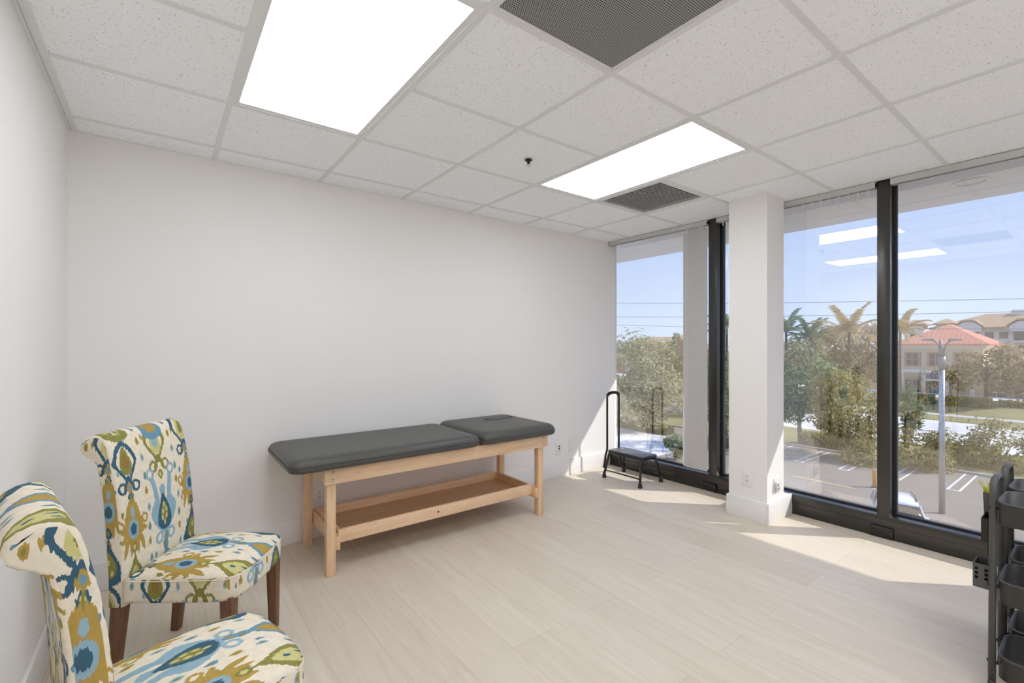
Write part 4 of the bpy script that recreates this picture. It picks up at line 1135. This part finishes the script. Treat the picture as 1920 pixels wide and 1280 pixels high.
bx = 103.0
e = empty('building', (bx, 14, G), 0, 'two storey cream building with a salmon red hip roof beyond the road', 'building')
def bb(x0, x1, y0, y1, z0, z1, name, mat, parent=e, bev=0): return MB().box(x0, x1, y0 - 14, y1 - 14, z0, z1).build(name, M[mat], parent, bevel=bev)
EV = 9.05
bb(0, 14, 10.1, 20.6, 0.5, EV, 'wall', 'cream')
bb(0.3, 24, -10, 10.1, 0.5, 4.6, 'wing_wall', 'tan')
bb(-0.12, 0.05, 10.0, 20.7, 0.5, 4.2, 'lower_wall_cladding', 'tan')
bb(-0.25, 0.1, 9.9, 20.8, 4.15, 4.65, 'string_course', 'offwhite')
bb(-0.35, 14.4, 9.7, 21.0, EV - 0.75, EV, 'cornice', 'offwhite')
def bwindow(y, z, w_, h_):
    f_ = bb(-0.3, -0.02, y - w_ / 2 - 0.35, y + w_ / 2 + 0.35, z - 0.2, z + h_ + 0.25, 'window_surround', 'bframe')
    g_ = bb(-0.36, -0.28, y - w_ / 2, y + w_ / 2, z, z + h_, 'window_glass', 'bwin', f_)
    m_ = MB(); m_.box(-0.4, -0.34, y - 14 - 0.06, y - 14 + 0.06, z, z + h_).box(-0.4, -0.34, y - 14 - w_ / 2, y - 14 + w_ / 2, z + h_ * 0.5 - 0.05, z + h_ * 0.5 + 0.05)
    m_.build('glazing_bar', M['bframe'], f_)
for y in (18.6, 15.6, 12.4): bwindow(y, 5.4, 1.5, 2.0)
bwindow(18.6, 0.9, 1.8, 2.0)
for y in (19.9, 17.1, 14.2, 11.2): bb(-0.5, -0.1, y - 0.28, y + 0.28, 0.5, 4.2, 'pilaster', 'cream')
aw = bb(-1.2, -0.1, 14.4, 17.0, 2.9, 3.15, 'entry_canopy', 'offwhite')
bb(-0.2, -0.1, 14.6, 16.8, 0.5, 2.9, 'entry_door', 'bwin')
sg_ = MB()
yy_ = 17.0
for k in range(9):
    w_ = 0.28
    sg_.box(-0.24, -0.14, yy_ - w_ - 14, yy_ - 14, 3.35, 3.95 - 0.12 * (k % 3 == 1))
    yy_ -= 0.40
    if k == 3: yy_ -= 0.3
sg_.build('sign_letters', M['sign_purple'], e)
bb(-0.26, -0.14, 15.05, 15.35, 3.55, 4.05, 'sign_mark', 'sign_orange')
ap_x0, ap_x1 = 6.6, 22.0
zt = EV + 3.35
A = [(-1.0, 9.2 - 14, EV), (-1.0, 21.5 - 14, EV), (15, 21.5 - 14, EV), (15, 9.2 - 14, EV)]
R1, R2 = (5.2, 14.9 - 14, zt), (9.0, 14.9 - 14, zt)
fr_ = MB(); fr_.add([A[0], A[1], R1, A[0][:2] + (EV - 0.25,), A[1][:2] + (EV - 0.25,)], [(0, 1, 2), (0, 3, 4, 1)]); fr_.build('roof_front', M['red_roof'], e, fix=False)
sr_ = MB(); sr_.add([A[0], A[3], R1, R2, A[1], A[2], A[0][:2] + (EV - 0.25,), A[3][:2] + (EV - 0.25,), A[1][:2] + (EV - 0.25,), A[2][:2] + (EV - 0.25,)], [(0, 1, 3, 2), (4, 5, 3, 2), (1, 5, 3), (0, 6, 7, 1), (4, 8, 9, 5), (1, 7, 9, 5), (6, 7, 9, 8)]); sr_.build('roof_sides', M['red_roof_shaded'], e, fix=False)
for y in (8.6, 5.6, 2.6, -0.4, -3.4):
    f_ = bb(0.1, 0.3, y - 1.1, y + 1.1, 0.7, 3.4, 'shopfront_glass', 'bwin')
    m_ = MB(); m_.box(0.0, 0.1, y - 14 - 0.06, y - 14 + 0.06, 0.7, 3.4).box(0.0, 0.1, y - 14 - 1.1, y - 14 + 1.1, 1.5, 1.62); m_.build('glazing_bar', M['offwhite'], f_)
bb(-0.1, 24.2, -10.2, 10.0, 4.4, 4.8, 'parapet', 'cream')

# large apartment block behind
ax = 172.0
e = empty('apartment_building', (ax, 16, G), 0, 'long off-white apartment building with brown tiled roofs on the skyline', 'building')
def ab(x0, x1, y0, y1, z0, z1, name, mat, parent=e): return MB().box(x0, x1, y0 - 16, y1 - 16, z0, z1).build(name, M[mat], parent)
M['apt'] = simple('apartment_stucco', lin(236, 230, 222), 0.9, spec=0.2)
ab(0, 16, -14, 28.5, 0, 13.4, 'wall', 'apt')
def hip(x0, x1, y0, y1, z0, z1, name, inset):
    y0 -= 16; y1 -= 16
    m = MB(); m.add([(x0, y0, z0), (x1, y0, z0), (x1, y1, z0), (x0, y1, z0), ((x0 + x1) / 2, y0 + inset, z1), ((x0 + x1) / 2, y1 - inset, z1), (x0, y0, z0 - 0.4), (x1, y0, z0 - 0.4), (x1, y1, z0 - 0.4), (x0, y1, z0 - 0.4)],
                  [(0, 1, 4), (1, 2, 5, 4), (2, 3, 5), (3, 0, 4, 5), (0, 6, 7, 1), (1, 7, 8, 2), (2, 8, 9, 3), (3, 9, 6, 0), (6, 9, 8, 7)])
    return m.build(name, M['tile_roof'], e)
hip(-1.5, 17.5, -15.5, 29.5, 13.4, 17.2, 'roof', 10)
for (ya, y_b) in ((30.5, 34.2), (24.4, 27.6)):
    ab(-2.5, 3, ya, y_b, 0, 14.6, 'tower', 'apt'); hip(-3.2, 3.7, ya - 0.8, y_b + 0.8, 14.6, 15.9, 'tower_roof', 2.0)
for yc in (11.6, 21.5, 3.0):
    g_ = MB(); g_.prism([(yc - 16 - 2.5, 12.2), (yc - 16 + 2.5, 12.2), (yc - 16 + 2.5, 13.6), (yc - 16 + 1.0, 14.8), (yc - 16 - 1.0, 14.8), (yc - 16 - 2.5, 13.6)], 'x', -1.7, 4)
    go = g_.build('gable_bay', M['apt'], e)
    r_ = MB(); r_.prism([(yc - 16 - 2.9, 13.4), (yc - 16 - 1.1, 15.0), (yc - 16 + 1.1, 15.0), (yc - 16 + 2.9, 13.4), (yc - 16 + 2.9, 13.8), (yc - 16 + 1.1, 15.4), (yc - 16 - 1.1, 15.4), (yc - 16 - 2.9, 13.8)], 'x', -2.0, 5); r_.build('gable_roof', M['tile_roof'], go)
for yc in (11.6, 21.5, 3.0):
    for z in (9.6, 6.2, 2.8):
        ab(-0.3, 0.1, yc - 1.8, yc + 1.8, z, z + 2.6, 'balcony_opening', 'bwin')
        ab(-1.6, -0.1, yc - 2.0, yc + 2.0, z - 0.3, z + 0.9 - 0.6, 'balcony_slab', 'apt')
for yc in (8.0, 15.2, 17.8, 25.4, 26.0, 32.4, 0.0):
    for z in (10.4, 7.0, 3.6):
        ab(-0.12 if yc < 30 else -2.62, 0.02 if yc < 30 else -2.45, yc - 0.8, yc + 0.8, z, z + 1.7, 'window', 'bwin')
ab(7, 9, 12.2, 14.6, 16.4, 18.0, 'roof_vent_box', 'apt')
# far tan roof seen in the corner window
e = empty('house', (112.9, 74.7, G), radians(20), 'distant low house with a tan roof on the skyline of the corner window', 'house')
MB().box(-6, 6, -9, 9, 0, 8.9).build('wall', M['apt'], e)
m = MB(); m.add([(-7, -10, 8.9), (7, -10, 8.9), (7, 10, 8.9), (-7, 10, 8.9), (0, -5, 11.0), (0, 5, 11.0)], [(0, 1, 4), (1, 2, 5, 4), (2, 3, 5), (3, 0, 4, 5), (0, 3, 2, 1)]); m.build('roof', M['tile_roof'], e)

# overhead power lines
M['cable'] = simple('power_cable', lin(120, 126, 136), 0.7)
cab = [((1100, 566), (1990, 544), 'highest'), ((1100, 592), (1990, 568), 'middle'), ((1100, 606), (1990, 602), 'lowest')]
for n, (a, b, wd) in enumerate(cab):
    # the lines follow the road: pick the two points where each sight line meets the plane x = 78
    def hit(u, v, x=78.0):
        d = ray_pt(u, v, 1.0) - CAM; return CAM + d * ((x - CAM.x) / d.x)
    p0, p1 = hit(*a), hit(*b); p1 = p1 + (p1 - p0) * 0.6; p0 = p0 + (p0 - p1) * 0.05
    o_ = MB().tube([p0 + (p1 - p0) * (k / 24) - Vector((0, 0, 0.9 * (1 - (2 * k / 24 - 1) ** 2))) for k in range(25)], 0.035, 6).build('power_line', M['cable'])
    tag(o_, 'thin overhead power line across the sky, %s of the three' % wd, 'power line', 'overhead power lines')

# ------------------------------------------------------------------ light
sun = bpy.data.lights.new('sun', 'SUN'); sun.energy = 3.9; sun.angle = radians(0.53); sun.color = (1.0, 0.96, 0.89)
so = bpy.data.objects.new('sun', sun); COL.objects.link(so); so.location = (30, -30, 40)
dirv = Vector((-0.713, 0.700, -0.818)).normalized()
so.rotation_euler = dirv.to_track_quat('-Z', 'Y').to_euler()

w = bpy.data.worlds.new('sky'); SC.world = w; w.use_nodes = True
nt = w.node_tree; nt.nodes.clear()
out = nt.nodes.new('ShaderNodeOutputWorld'); bg = nt.nodes.new('ShaderNodeBackground')
tc = nt.nodes.new('ShaderNodeTexCoord'); sp = nt.nodes.new('ShaderNodeSeparateXYZ'); rp = nt.nodes.new('ShaderNodeValToRGB')
nt.links.new(tc.outputs['Generated'], sp.inputs[0]); nt.links.new(sp.outputs['Z'], rp.inputs[0])
el = rp.color_ramp.elements
el[0].position = 0.0; el[0].color = (0.70, 0.85, 1.08, 1)
el[1].position = 0.19; el[1].color = (0.53, 0.69, 1.04, 1)
e2 = el.new(0.30); e2.color = (0.40, 0.57, 1.04, 1)
e3 = el.new(1.0); e3.color = (0.30, 0.46, 0.95, 1)
nt.links.new(rp.outputs[0], bg.inputs[0]); bg.inputs[1].default_value = 1.0
nt.links.new(bg.outputs[0], out.inputs[0])

# ------------------------------------------------------------------ camera
cam = bpy.data.cameras.new('camera'); co = bpy.data.objects.new('camera', cam); COL.objects.link(co)
co.location = CAM; co.rotation_euler = (pi / 2, 0, -0.6488)
cam.sensor_fit = 'HORIZONTAL'; cam.sensor_width = 36.0; cam.lens = 36.0 * 867.6 / 1920
cam.shift_y = 4.6 / 1920
cam.clip_start = 0.05; cam.clip_end = 1000
SC.camera = co

vs = SC.view_settings
vs.view_transform = 'Standard'; vs.look = 'None'; vs.exposure = 0.33; vs.gamma = 1.0; vs.use_curve_mapping = False
SC.cycles.use_denoising = True
SC.cycles.max_bounces = 16; SC.cycles.diffuse_bounces = 12; SC.cycles.transparent_max_bounces = 16
SC.cycles.sample_clamp_indirect = 6.0
